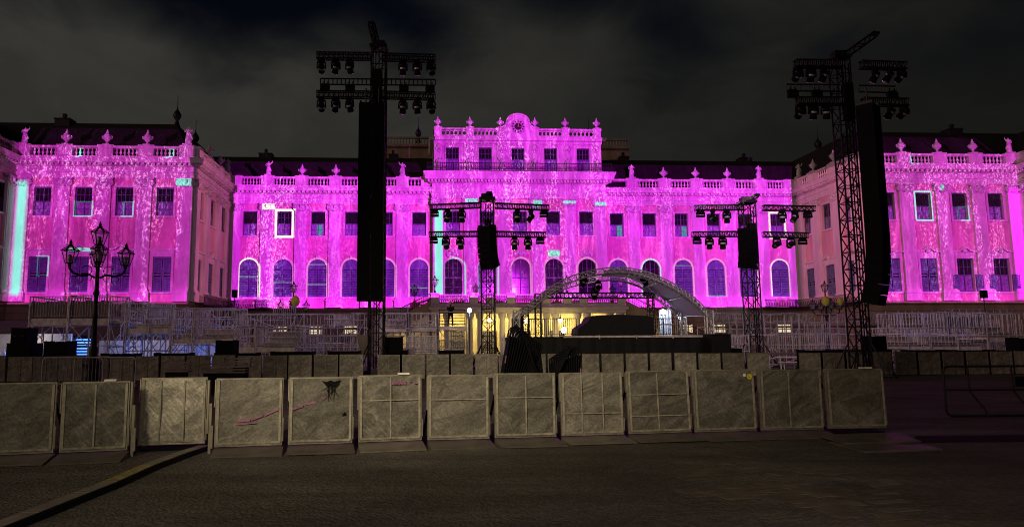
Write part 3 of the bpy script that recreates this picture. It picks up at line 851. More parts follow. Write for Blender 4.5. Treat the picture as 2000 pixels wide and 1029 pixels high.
# roofs ----------------------------------------------------------------------
ZRF, ZRG = 24.6, 32.0
def roof(name, pts, faces):
    m_ = MB(); m_.add(pts, faces); return m_.build(name, M['roof'], pal)
for sg in (-1, 1):
    r_ = roof('roof', [(sg * CU, .7, ZRF), (sg * (WU + 2), .7, ZRF), (sg * (WU + 9), 9.5, ZRG - .4), (sg * CU, 9.5, ZRG - .4), (sg * CU, 19, ZRF), (sg * (WU + 9), 19, ZRF)],
              [(0, 1, 2, 3), (3, 2, 5, 4)])
    # wing roof with a hip at its inner end
    a = WU + .7; e = 110
    roof('roof', [(sg * a, WV + .7, ZRF), (sg * e, WV + .7, ZRF), (sg * e, WV + 9.5, ZRG), (sg * (a + 5.2), WV + 9.5, ZRG), (sg * a, 4, ZRF), (sg * e, 20, ZRF), (sg * (a + 5.2), 12, ZRG)],
         [(0, 1, 2, 3), (4, 0, 3, 6), (3, 2, 5, 6)])
    # the outer wing that comes towards the viewer
    roof('roof', [(sg * (WE + .7), WV + 1, ZRF), (sg * (WE + .7), -46, ZRF), (sg * (WE + 9.5), -46, ZRG), (sg * (WE + 9.5), WV + 9.6, ZRG + .05), (sg * (WE + .7), WV + 9.6, ZRF)], [(0, 1, 2, 3), (4, 0, 3)])
    for (cx, cyy, cz, w) in ((19.0, 9.5, ZRG - .4, .7), (39.5, 9.6, ZRG - .4, 1.0), (WE - .5, WV + 9.6, ZRG, 1.0)):
        c = MB(); x = sg * cx
        c.box(x - w, x + w, cyy - .8, cyy + .8, cz - 1.0, cz + .35); c.box(x - w - .1, x + w + .1, cyy - .9, cyy + .9, cz + .35, cz + .5)
        c.box(x - .25, x + .15, cyy - .3, cyy + .2, cz + .5, cz + 1.3); c.build('chimney', M['roof'], r_)
    for (x, yv, z) in ((WU + 5.9, WV + 9.5, ZRG), (WU + 6.5, 4.0, ZRG - .3), (15, 16, 36.6)):
        fz = MB(); fz.M = Matrix.Translation((sg * x, yv, z))
        fz.lathe([(.5, -.4), (.35, .0), (.2, .5), (.45, .9), (.58, 1.3), (.4, 1.7), (.12, 2.1), (.05, 2.6), (.03, 4.2)], (0, 0, 0), 8); fz.build('roof_finial', M['iron'], pal)
    # taller garden-side range seen behind the clock block
    g = MB(); g.box(*sorted((sg * 12.5, sg * 21.0)), 13.0, 26, 25, 35.0); g.sweep([(-21, 13), (-12.5, 13)] if sg < 0 else [(12.5, 13), (21, 13)], [(.02, 34.3), (.5, 34.5), (.6, 34.9), (.02, 34.95)])
    gb = g.build('garden_range', M['base'], pal)
    q = MB()
    for k in range(16): x = sg * 12.9 + sg * k * .52; q.lathe([(.12, 35.02), (.08, 35.2), (.17, 35.5), (.08, 35.8), (.12, 36.1)], (x, 13.3, 0), 6)
    lo, hi = sorted((sg * 12.5, sg * 21.0)); q.box(lo, hi, 13.1, 13.6, 36.1, 36.35); q.build('balustrade', M['base'], gb)
    for x in (14.5, 18.5):
        w = MB(); w.box(sg * x - .9, sg * x + .9, 12.9, 12.985, 29.5, 32.6); w.build('window', M['glass'], gb)
mb = MB(); mb.add([(-12.3, 0, 31.9), (12.3, 0, 31.9), (12.3, 12, 31.9), (-12.3, 12, 31.9)], [(0, 1, 2, 3)]); mb.build('roof', M['roof'], pal)
# backing behind the window openings so that no sky shows through
bk = MB()
for p_ in (PATH_L, PATH_R): bk.sweep(p_, [(-1.2, 0), (-1.2, 24.3)], close_ends=False)
bk.add([(-CU, -.2, 0), (CU, -.2, 0), (CU, -.2, 26), (-CU, -.2, 26)], [(0, 1, 2, 3)]); bk.add([(-12.3, .6, 26), (12.3, .6, 26), (12.3, .6, 31.8), (-12.3, .6, 31.8)], [(0, 1, 2, 3)])
bk.build('inner_wall', M['glass'], pal)

# iron balcony at the foot of the inner wing side, left and right
for sg in (-1, 1):
    bc = MB(); u0, u1 = sorted((sg * (WU - 1.4), sg * (WU - .3)))
    bc.box(u0, u1, -14.2, -.6, 6.5, 6.72)
    ux = u0 if sg > 0 else u1
    for zz in (6.85, 7.75): bc.tube((ux, -14.2, zz), (ux, -.6, zz), .04, 4)
    for k in range(60):
        v_ = -14.2 + 13.6 * k / 59; bc.tube((ux, v_, 6.7), (ux, v_, 7.75), .025, 4)
        if k % 2: bc.tube((ux, v_, 6.9), (ux, v_ + .23, 7.5), .03, 4)
    bc.build('balcony', M['iron'], pal)
    # return balcony on the main wall
    bc = MB(); lo, hi = sorted((sg * (WU - 1.5), sg * 36.2)); bc.box(lo, hi, -1.1, -.35, 6.5, 6.72)
    for zz in (6.85, 7.85): bc.tube((lo, -1.1, zz), (hi, -1.1, zz), .04, 4)
    for k in range(40):
        x = lo + (hi - lo) * k / 39; bc.tube((x, -1.1, 6.7), (x, -1.1, 7.85), .025, 4)
        if k % 2: bc.tube((x, -1.1, 6.9), (x + .15, -1.1, 7.6), .03, 4)
    bc.build('balcony', M['iron'], pal)

# ground-floor windows, some of them lit
for (u, z, lit) in ((-34.6, 3.85, 1), (-29.5, 3.85, 1), (-24.6, 3.85, 1), (-19.7, 3.85, 0), (29.5, 3.85, 1), (24.6, 3.85, 1), (39.4, 3.85, 1), (19.7, 3.85, 0), (34.5, 3.85, 0), (-39.4, 3.85, 0)):
    f = MB(); f.box(u - 1.15, u + 1.15, -.24, -.115, z - .95, z - .8); f.box(u - 1.15, u - .95, -.2, -.115, z - .8, z + .35); f.box(u + .95, u + 1.15, -.2, -.115, z - .8, z + .35); f.box(u - 1.15, u + 1.15, -.2, -.115, z + .35, z + .55)
    for x in (-.32, .32): f.box(u + x - .05, u + x + .05, -.17, -.115, z - .8, z + .35)
    f.box(u - .95, u + .95, -.165, -.115, z - .03, z + .05)
    wn = f.build('window', M['base'], pal)
    g = MB(); g.box(u - .95, u + .95, -.135, -.118, z - .8, z + .35); g.build('pane', M['e_win'] if lit else M['glass'], wn)
for o in PROTOS:
    for ch in list(o.children): bpy.data.objects.remove(ch)
    bpy.data.objects.remove(o)

# ================================================================== sculpture on the balustrades
def skin_mesh(name, joints, edges, mats, sub=1):
    me = bpy.data.meshes.new(name); me.from_pydata([j[:3] for j in joints], edges, []); me.update()
    o = bpy.data.objects.new(name, me); COL.objects.link(o)
    md = o.modifiers.new('skin', 'SKIN'); md.use_smooth_shade = True
    for v, j in zip(me.skin_vertices[0].data, joints):
        r = j[3]; v.radius = (r, r) if not isinstance(r, tuple) else r
    me.skin_vertices[0].data[0].use_root = True
    if sub: sb = o.modifiers.new('sub', 'SUBSURF'); sb.levels = sub; sb.render_levels = sub
    dg = bpy.context.evaluated_depsgraph_get()
    out = bpy.data.meshes.new_from_object(o.evaluated_get(dg)); out.name = name
    bpy.data.objects.remove(o)
    out.materials.clear()
    for m in (mats if isinstance(mats, list) else [mats]): out.materials.append(m)
    return out


ST_V = [(0, 0, .95, .20), (0, -.02, 1.25, .19), (.02, -.02, 1.50, .20), (.03, -.02, 1.66, .07), (.04, -.05, 1.84, .125),
        (-.26, 0, 1.54, .075), (-.40, .02, 1.30, .065), (-.24, -.16, 1.18, .055), (.28, 0, 1.56, .075), (.46, -.05, 1.62, .065), (.50, -.1, 1.92, .05),
        (-.12, 0, .55, .15), (-.15, -.02, .06, .12), (.13, -.05, .52, .15), (.2, -.12, .06, .12)]
ST_E = [(0, 1), (1, 2), (2, 3), (3, 4), (2, 5), (5, 6), (6, 7), (2, 8), (8, 9), (9, 10), (0, 11), (11, 12), (0, 13), (13, 14)]
def statue_meshes():
    out = []
    for v in range(2):
        js = [list(j) for j in ST_V]
        if v: js[10] = [.30, -.24, 1.25, .055]; js[9] = [.42, -.02, 1.32, .065]
        me = skin_mesh('figure', [tuple(j) for j in js], ST_E, M['stone'])
        dr = MB(); dr.lathe([(.36, 0), (.33, .25), (.30, .6), (.27, .9), (.24, 1.1), (.16, 1.2)], (0, 0, 0), 9, sy=.85)
        dr.path([(-.25, -.1, 1.5), (0, -.24, 1.2), (.25, -.15, .9), (.35, .05, .5)], .07, 5)
        pl = MB(); pl.box(-.45, .45, -.4, .4, -.16, 0)
        out.append((me, dr.mesh('drapery', M['stone']), pl.mesh('plinth', M['stone'])))
    return out
STAT = statue_meshes()
def urn_meshes():
    b = MB(); b.box(-.42, .42, -.42, .42, 0, .14)
    b.lathe([(.34, .14), (.16, .3), (.13, .45), (.2, .52), (.48, .8), (.56, 1.08), (.50, 1.22), (.34, 1.3), (.40, 1.36)], (0, 0, 0), 12)
    for s in (-1, 1): b.path([(s * .5, 0, .85), (s * .66, 0, 1.0), (s * .64, 0, 1.22), (s * .5, 0, 1.22)], .06, 5)
    l = MB(); l.lathe([(.42, 1.362), (.30, 1.5), (.16, 1.62), (.20, 1.7), (.1, 1.85), (.13, 1.95), (.03, 2.15)], (0, 0, 0), 10)
    return b.mesh('bowl', M['stone']), l.mesh('lid', M['stone'])
URN = urn_meshes()
def obj(name, me, parent):
    o = bpy.data.objects.new(name, me); COL.objects.link(o); o.parent = parent; return o
def statue(u, v, z, label, k=0, s=1.1, rz=0.0, group='stone figures on the roof balustrade'):
    p = P(u, v, z + .16 * s); t = thing('statue', label, 'statue', p, PHI + rz, group); t.scale = (s * (-1 if k >= 2 else 1), s, s)
    a, b, c = STAT[k % 2]; obj('figure', a, t); obj('drapery', b, t); obj('plinth', c, t); return t
def urn(u, v, z, label, s=.86, rz=0.0, group='stone urns on the roof balustrade'):
    t = thing('urn', label, 'urn', P(u, v, z), PHI + rz, group); t.scale = (s, s, s); obj('bowl', URN[0], t); obj('lid', URN[1], t); return t
ZT = ZR + .12
ORD = ['first', 'second', 'third', 'fourth', 'fifth', 'sixth', 'seventh', 'eighth', 'ninth', 'tenth', 'eleventh', 'twelfth', 'thirteenth', 'fourteenth', 'fifteenth', 'sixteenth', 'seventeenth', 'eighteenth', 'nineteenth', 'twentieth']
vb = -.08
statue(-7.5 * B, vb, ZT, 'pale stone figure on the lower balustrade left of the two pink urns', 0)
urn(-6.5 * B, vb, ZT, 'bright pink stone urn, left one of the pair beside the tall left tower')
urn(-5.5 * B, vb, ZT, 'bright pink stone urn nearest to the tall left speaker tower')
urn(-4.5 * B, vb, ZT, 'stone urn mostly behind the tall left speaker tower', .86)
statue(-3.5 * B, vb, ZT, 'pale stone figure on the balustrade just left of the clock block', 2)
statue(3.5 * B, vb, ZT, 'pale stone figure on the balustrade just right of the clock block', 1)
urn(4.5 * B, vb, ZT, 'stone urn on the right balustrade, first after the figure by the clock block')
urn(5.5 * B, vb, ZT, 'stone urn on the right balustrade, middle one of three')
urn(6.5 * B, vb, ZT, 'stone urn on the right balustrade, third after the clock block')
statue(7.5 * B, vb, ZT, 'slender stone figure on the right balustrade above the small right tower', 3)
statue(-63.2, WV - .08, ZT, 'stone figure at the left end of the left wing balustrade', 0)
for k, w in ((2, 'first after the end figure'), (1, 'middle one of three'), (0, 'nearest to the horned corner figure')):
    urn(-(48.4 + 4.9 * k), WV - .08, ZT, 'stone urn on the left wing balustrade, ' + w, .95)
statue(-43.4, WV - .08, ZT, 'stone figure with raised arm on the inner corner of the left wing', 1, 1.3)
urn(-42.4, -10.1, ZT, 'grey stone urn on the side balustrade of the left wing, nearer one'); urn(-42.4, -5.2, ZT, 'grey stone urn on the side balustrade of the left wing, farther one')
statue(-42.4, -1.4, ZT, 'dim stone figure where the left wing meets the main roof', 2)
urn(42.4, -5.2, ZT, 'grey stone urn on the side balustrade of the right wing, farther one'); urn(42.4, -10.1, ZT, 'grey stone urn on the side balustrade of the right wing, nearer one')
statue(42.4, -1.4, ZT, 'dim stone figure where the right wing meets the main roof', 0)
for k, w in ((0, 'nearest to the tall right tower'), (1, 'middle one of three'), (2, 'beside the end figure')):
    urn(48.4 + 4.9 * k, WV - .08, ZT, 'pink stone urn on the right wing balustrade, ' + w, .92)
statue(63.2, WV - .08, ZT, 'stone figure at the right end of the right wing balustrade', 2)
for k, (u, w) in enumerate(((-12.0, 'leftmost on the clock block parapet, half grey'), (-7.2, 'second from the left on the clock block parapet'), (-2.6, 'just left of the clock gable'), (2.6, 'just right of the clock gable'), (7.2, 'second from the right on the clock block parapet'), (12.0, 'rightmost on the clock block parapet'))):
    urn(u, AV - .08, 33.7, 'carved stone trophy ' + w, .78, group='carved trophies on the clock block parapet')
for k, w in enumerate(('leftmost', 'second from the left', 'third from the left', 'third from the right', 'second from the right', 'rightmost')):
    x = (k - 2.5) * B * (.96 if k in (0, 5) else 1)
    statue(x, AV - .75, 26.55, w + ' standing figure behind the iron balcony rail of the attic', k % 4, 1.15, group='figures in front of the attic pilasters')

# ================================================================== terrace with double stairs and the lit passage under it
ter = thing('terrace', 'stone balcony terrace with curved stairs over the brightly lit yellow passage', 'terrace', PO, PHI)
TV, TU = -8.5, 13.0
m = MB(); m.box(-TU, TU, TV, CV - .12, 6.15, 6.65); m.sweep([(-TU, CV - .2), (-TU, TV), (TU, TV), (TU, CV - .2)], [(0, 5.55), (.12, 5.6), (.12, 6.0), (.4, 6.1), (.45, 6.35), (.1, 6.64), (-.2, 6.64)], close_ends=False)
m.build('slab', M['trim'], ter)
m = MB(); m.sweep([(-TU, CV - .3), (-TU, TV), (TU, TV), (TU, CV - .3)], [(.05, 6.66), (.05, 6.9), (-.2, 6.9)], close_ends=False)
m.sweep([(-TU, CV - .3), (-TU, TV), (TU, TV), (TU, CV - .3)], [(-.25, 8.0), (.1, 8.0), (.12, 8.12), (-.27, 8.15), (-.25, 8.0)], close_ends=False)
for u in (-12.6, -7.4, -5.2, 0.0 - 2.4, 2.4, 5.2, 7.4, 12.6): m.box(u - .55, u + .55, TV - .14, TV + .34, 6.9, 8.0); m.box(u - .62, u + .62, TV - .2, TV + .4, 8.152, 8.3)
pr = m.build('parapet', M['trim'], ter)
m = MB()
for a, b in ((-12, -8), (-6.8, -5.8), (-4.6, -3), (-1.8, 1.8), (3, 4.6), (5.8, 6.8), (8, 12)):
    n = max(3, int((b - a) / .28))
    for k in range(n + 1):
        x = a + (b - a) * k / n; m.tube((x, TV, 6.9), (x, TV, 8.0), .03, 4)
        if k < n: m.path([(x, TV, 7.1), (x + .14, TV, 7.6), (x + .28, TV, 7.1)], .035, 4); m.tube((x, TV, 7.75), (x + .28, TV, 7.75), .035, 4)
m.build('ironwork', M['iron'], pr, 'stuff')
for u in (-12.4, -11.0, -7.9, -6.6, -3.6, -2.4, 2.4, 3.6, 6.6, 7.9, 11.0, 12.4):
    c = MB(); c.lathe([(.55, 0), (.55, .35), (.42, .5), (.38, .7), (.41, 2.2), (.35, 4.7), (.36, 4.8), (.5, 5.0), (.55, 5.3), (.55, 5.55)], (u, TV + .35, 0), 12); c.build('column', M['trim'], ter)
m = MB(); m.box(-TU, TU, CV - .30, CV - .14, 0, 6.14)
for u in (-10, -5, 0, 5, 10):
    m.box(u - 1.5, u + 1.5, CV - .36, CV - .302, 0, 3.6)
bw = m.build('passage_wall', M['hall'], ter)
for u in (-9.5, -4.9, 0, 4.9, 9.5):
    g = MB(); g.box(u - 1.2, u + 1.2, CV - .42, CV - .365, 0, 3.3)
    g2 = MB()
    for k in range(9): x = u - 1.2 + 2.4 * k / 8; g2.box(x - .04, x + .04, CV - .5, CV - .422, 0, 3.35)
    for zz in (.9, 1.8, 2.7, 3.3): g2.box(u - 1.2, u + 1.2, CV - .49, CV - .425, zz - .05, zz + .05)
    for sx in (-1, 1): g2.path([(u + sx * .15, CV - .5, 1.0), (u + sx * .5, CV - .5, 1.4), (u + sx * .15, CV - .5, 1.7)], .05, 4)
    d_ = g.build('gate', M['curtain'], ter); g2.build('grille', M['iron'], d_)
m = MB()
for sx in (-1, 1): m.box(*sorted((sx * TU, sx * (TU - .5))), TV + 1.2, CV - .31, 0, 6.14)
m.build('end_wall', M['hall'], ter)
# stairs
for sx in (-1, 1):
    st = MB(); n = 18; u0, u1 = TU + .2, TU + 13.0
    for k in range(n):
        a, b = u0 + (u1 - u0) * k / n, u0 + (u1 - u0) * (k + 1) / n; z = 6.5 * (1 - k / n)
        st.box(*sorted((sx * a, sx * b)), TV + .3, TV + 3.6, 0, z)
    so = st.build('staircase', M['trim'], ter)
    wl = MB(); poly = [(u0, 0), (u1 + .3, 0), (u1 + .3, .8), (u0, 7.25)]
    if sx < 0: poly = [(-x, z) for x, z in poly][::-1]
    wl.prism(poly, TV + .02, TV + .28); wl.build('stringer', M['base'], so)
    # lit recess under the flight
    rc = MB(); poly = [(u0 + .4, 1.0), (u0 + 6.2, 1.0), (u0 + 6.2, 2.6), (u0 + .4, 5.3)]
    if sx < 0: poly = [(-x, z) for x, z in poly][::-1]
    rc.prism(poly, TV - .02, TV + .015); rc.build('under_stair_panel', M['hall'], so)
    rl = MB()
    for dz in (.25, .95, 1.0): rl.tube((sx * u0, TV + .15, 7.25 + dz), (sx * (u1 + .3), TV + .15, .8 + dz), .035, 4)
    for k in range(44):
        t = k / 43; x = u0 + (u1 + .3 - u0) * t; z = 7.25 + (.8 - 7.25) * t
        rl.tube((sx * x, TV + .15, z), (sx * x, TV + .15, z + .98), .025, 4)
        if k % 2 and k < 42: rl.tube((sx * x, TV + .15, z + .25), (sx * (x + .3), TV + .15, z + .65), .03, 4)
    rl.build('stair_railing', M['iron'], so)
    nw = MB(); nw.box(*sorted((sx * (u0 + 6.6), sx * (u0 + 7.6))), TV - .3, TV + .7, 0, 5.0); nw.box(*sorted((sx * (u0 + 6.5), sx * (u0 + 7.7))), TV - .4, TV + .8, 5.0, 5.2); nw.build('newel_post', M['trim'], so)
# what shines in the passage
def globe_lantern(u, v, z, r, label, power, hang=None, post=False):
    p = P(u, v, z); t = thing('globe_lantern' if post else 'hanging_lantern', label, 'lantern', p, 0, 'lit lanterns in and before the passage')
    g = MB(); g.ball((0, 0, 0), r, 10, 1.15); g.build('globe', M['e_warm'], t)
    h = MB(); h.lathe([(r * .75, r * .95), (r * .35, r * 1.3), (.04, r * 1.7)], (0, 0, 0), 8)
    if hang: h.tube((0, 0, r * 1.6), (0, 0, hang - z), .03, 4)
    if post: h.tube((0, 0, -r * 1.0), (0, 0, -z), .07, 6); h.lathe([(.28, -z), (.22, -z + .5), (.1, -z + .9)], (0, 0, 0), 8)
    h.build('fitting', M['iron'], t)
    lamp('lantern_light', 'POINT', p - Vector((0, 0, r + .25)) if not post else p + Vector((0, .0, r + .5)), power, (1.0, .74, .28), .25)
for u, w in ((-4.9, 'behind the small left tower'), (0.2, 'above the front rail of the stage'), (5.0, 'above the left railing of the stage'), (9.6, 'nearest to the black covered heap')):
    globe_lantern(u, -4.6, 4.75, .30, 'lit lantern hanging in the yellow passage ' + w, 430, hang=6.14)
globe_lantern(-2.3, -10.5, 3.3, .36, 'round lit lantern on a post left of the folded parasols', 120, post=True)
globe_lantern(4.2, -10.5, 3.3, .36, 'round lit lantern on a post behind the left stage railing', 120, post=True)
lamp('lantern_light', 'POINT', P(-10, -5.0, 4.4), 420, (1.0, .74, .28), .3)
lamp('lantern_light', 'POINT', P(-16.5, -10.5, 2.0), 70, (1.0, .74, .28), .3)
lamp('lantern_light', 'POINT', P(16.5, -10.5, 2.0), 60, (1.0, .74, .28), .3)


# ================================================================== street lamps with lanterns
gl = bpy.data.materials.new('lantern_glass'); gl.use_nodes = True; n_ = gl.node_tree; bs = n_.nodes['Principled BSDF']
bs.inputs['Base Color'].default_value = (.55, .45, .45, 1); bs.inputs['Roughness'].default_value = .3; bs.inputs['Alpha'].default_value = .22
M['lantern_glass'] = gl
def lantern_meshes():
    f, g, c = MB(), MB(), MB(); n = 6; z0, z1, r0, r1 = 0, .50, .17, .31
    pt = lambda r, z, k: (r * math.cos(2 * math.pi * k / n), r * math.sin(2 * math.pi * k / n), z)
    for k in range(n):
        f.tube(pt(r0, z0, k), pt(r1, z1, k), .02, 4); f.tube(pt(r1, z1, k), pt(r1, z1, k + 1), .025, 4); f.tube(pt(r0, z0, k), pt(r0, z0, k + 1), .022, 4)
        f.tube(pt(r1 + .03, z1, k), pt(.07, z1 + .19, k), .022, 4)
        g.add([pt(r0 * .96, z0 + .02, k), pt(r0 * .96, z0 + .02, k + 1), pt(r1 * .96, z1 - .01, k + 1), pt(r1 * .96, z1 - .01, k)], [(0, 1, 2, 3)])
        g.add([pt(r1 * .96, z1 + .01, k), pt(r1 * .96, z1 + .01, k + 1), pt(.05, z1 + .18, k)], [(0, 1, 2)])
    f.lathe([(.09, z1 + .17), (.11, z1 + .22), (.05, z1 + .26), (.07, z1 + .30), (.02, z1 + .44)], (0, 0, 0), 8)
    f.lathe([(.04, -.16), (.08, -.1), (.05, -.06), (.15, 0)], (0, 0, 0), 8)
    c.lathe([(.03, .02), (.08, .12), (.08, .30), (.03, .34)], (0, 0, 0), 8)
    return f.mesh('lantern', M['iron']), g.mesh('glass_pane', M['lantern_glass']), c.mesh('bulb', M['silver'])
LAN = lantern_meshes()
def put_lantern(parent, loc, s=.92):
    f = obj('lantern', LAN[0], parent); f.location = loc; f.scale = (s, s, s)
    obj('glass_pane', LAN[1], f); obj('bulb', LAN[2], f)
def candelabra(loc, label, H_=5.2, rz=0.0, L=1.0, zb=3.62):
    t = thing('street_lamp', label, 'street lamp', loc, rz, 'street lamps with several lanterns')
    p = MB(); p.lathe([(.42, 0), (.42, .35), (.34, .42), (.30, .9), (.36, 1.0), (.20, 1.1), (.15, 1.3)], (0, 0, 0), 8)
    p.lathe([(.15, 1.3), (.17, 1.5), (.12, 1.6), (.09, 2.6), (.12, 2.7), (.085, 2.8), (.07, 3.45), (.13, 3.55), (.08, 3.7), (.07, max(zb + .3, H_ - .8)), (.12, max(zb + .36, H_ - .7)), (.06, H_ - .5), (.05, H_ - .16)], (0, 0, 0), 8)
    p.build('post', M['iron'], t)
    for k in range(4):
        a = MB(); a.M = Matrix.Rotation(k * H, 4, 'Z'); 
        a.path([(.08, 0, zb), (.3 * L, 0, zb + .12), (.62 * L, 0, zb + .08), (.87 * L, 0, zb + .16), (L, 0, zb + .32), (L, 0, zb + .5)], .042, 6)
        for cx, cz, rr in ((.36, zb + .28, .17), (.60, zb - .07, .13), (.30, zb - .0, .11)):
            a.path([(cx + rr * math.cos(q * .5), 0, cz + rr * math.sin(q * .5)) for q in range(10)], .018, 4)
        ar = a.build('arm', M['iron'], t)
        v = Matrix.Rotation(k * H, 3, 'Z') @ Vector((L, 0, zb + .52)); put_lantern(t, v)
    put_lantern(t, (0, 0, H_), .94)
    return t
candelabra((at(180, 720, 25.5).x, 25.5, 0), 'tall black street lamp with five glass lanterns behind the front barriers', at(186, 478, 25.5).z, R(29), .93, at(186, 516, 25.5).z - .52)
l2 = candelabra((at(572, 640, 60).x, 60, 0), 'small far street lamp with a yellow bag over one lantern', 5.6, R(12)); l2.scale = (1.1, 1.1, 1.1)
l3 = candelabra((at(1616, 640, 58).x, 58, 0), 'far street lamp on the right with yellow bags by its lanterns', 5.6, R(-8)); l3.scale = (1.05, 1.05, 1.05)
def bag(loc, s, label):
    b = MB(); b.lathe([(.05, -.5), (.30, -.36), (.42, -.05), (.36, .25), (.2, .42), (.08, .5)], (0, 0, 0), 8, sx=1, sy=.7)
    o = b.build('bag', M['yellow']); o.location = loc; o.scale = (s, s, s); tag(o, label, 'bag', 'yellow bags on the far street lamps')
bag(at(577, 588, 58.6) , .95, 'yellow bag over a lantern of the far left street lamp')
bag(at(1613, 588, 56.6), .85, 'yellow bag tied beside the white lantern of the far right street lamp')
bag(at(1641, 589, 57.0), .7, 'smaller yellow bag at the right lantern of the far right street lamp')
for u, w in ((-12.6, 'leftmost'), (-5.2, 'left of the small left tower'), (5.2, 'under the arched stage roof'), (12.6, 'rightmost')):
    p = P(u, TV + .1, 8.3); t = thing('terrace_lantern', 'small lantern on the terrace parapet, ' + w, 'lantern', p, 0, 'unlit lanterns on the terrace parapet')
    s = MB(); s.lathe([(.22, 0), (.16, .2), (.06, .4), (.05, .9)], (0, 0, 0), 8); s.build('stem', M['iron'], t); put_lantern(t, (0, 0, 1.0), 1.5)

# ================================================================== truss towers with lights and speakers
def truss(mb, p, q, w, h, n, r=.025, rd=None, up=Vector((0, 0, 1)), flat=False):
    """box (or ladder) truss from p to q"""
    p, q = Vector(p), Vector(q); d = (q - p).normalized(); a = d.cross(up)
    a = Vector((1, 0, 0)) if a.length < 1e-3 else a.normalized(); b = a.cross(d).normalized(); rd = rd or r * .6
    cs = [(a * (sx * w / 2) + b * (sz * h / 2)) for sx, sz in ((-1, -1), (1, -1), (1, 1), (-1, 1))]
    if flat: cs = [b * (-h / 2), b * (h / 2)]
    for c in cs: mb.tube(p + c, q + c, r, 5)
    m_ = len(cs)
    for k in range(n + 1):
        x = p + (q - p) * (k / n)
        for i in range(m_ if not flat else 1):
            mb.tube(x + cs[i], x + cs[(i + 1) % m_], rd, 4, cap=False)
    for k in range(n):
        x, y = p + (q - p) * (k / n), p + (q - p) * ((k + 1) / n)
        for i in range(m_ if not flat else 1):
            i2 = (i + 1) % m_
            if k % 2: mb.tube(x + cs[i], y + cs[i2], rd, 4, cap=False)
            else: mb.tube(x + cs[i2], y + cs[i], rd, 4, cap=False)
    return mb


def head_meshes():
    b = MB(); b.box(-.17, .17, -.14, .14, -.13, 0); b.box(-.06, .06, -.05, .05, 0, .10); b.tube((-.13, 0, 0), (-.13, 0, .13), .03, 6); b.tube((.13, 0, 0), (.13, 0, .13), .03, 6)
    y = MB(); y.box(-.24, .24, -.08, .08, -.20, -.132)
    for s in (-1, 1): y.hexa([(s * .24 - .03, -.09, -.56), (s * .24 + .03, -.09, -.56), (s * .24 + .03, .09, -.56), (s * .24 - .03, .09, -.56), (s * .24 - .03, -.07, -.2), (s * .24 + .03, -.07, -.2), (s * .24 + .03, .07, -.2), (s * .24 - .03, .07, -.2)])
    h = MB(); h.lathe([(.12, .24), (.17, .2), (.195, .05), (.195, -.02), (.17, -.1), (.19, -.3), (.185, -.36)], (0, 0, 0), 12)
    sv = MB(); sv.lathe([(.199, -.05), (.205, -.0), (.199, .05)], (0, 0, 0), 12)
    ln = MB(); ln.lathe([(.165, -.366), (.12, -.395), (.03, -.40)], (0, 0, 0), 12)
    return b.mesh('base', M['black']), y.mesh('yoke', M['black']), h.mesh('lamp_head', M['black']), sv.mesh('band', M['silver']), ln.mesh('lens', M['lens'])
HD = head_meshes()
def moving_head(loc, label, tilt=0.0, pan=0.0, s=1.2, group='moving heads'):
    t = thing('moving_head', label, 'spotlight', loc, pan, group); t.scale = (s, s, s)
    obj('base', HD[0], t); obj('yoke', HD[1], t); h = obj('lamp_head', HD[2], t); h.location = (0, 0, -.47); h.rotation_euler.x = tilt
    obj('band', HD[3], h); obj('lens', HD[4], h); return t
def flood_meshes():
    a = MB(); a.box(-.27, .27, -.1, .1, -.30, -.16); a.box(-.27, .27, -.1, .1, -.50, -.36)
    for s in (-1, 1): a.box(s * .27 - .02 * s - .015, s * .27 - .02 * s + .015, -.06, .06, -.36, -.30)
    c = MB(); c.box(-.22, .22, -.05, .05, -.155, -.06); c.tube((-.12, 0, -.06), (-.12, 0, .1), .03, 6); c.tube((.12, 0, -.06), (.12, 0, .1), .03, 6)
    f = MB(); f.box(-.25, .25, -.115, -.102, -.29, -.17); f.box(-.25, .25, -.115, -.102, -.49, -.37)
    return a.mesh('housing', M['black']), c.mesh('clamp', M['black']), f.mesh('lens', M['grille'])
FL = flood_meshes()
def flood(loc, label, s=1.2, pan=0.0, group='bar floodlights'):
    t = thing('floodlight', label, 'floodlight', loc, pan, group); t.scale = (s, s, s)
    for n2, m2 in zip(('housing', 'clamp', 'lens'), FL): obj(n2, m2, t)
    return t


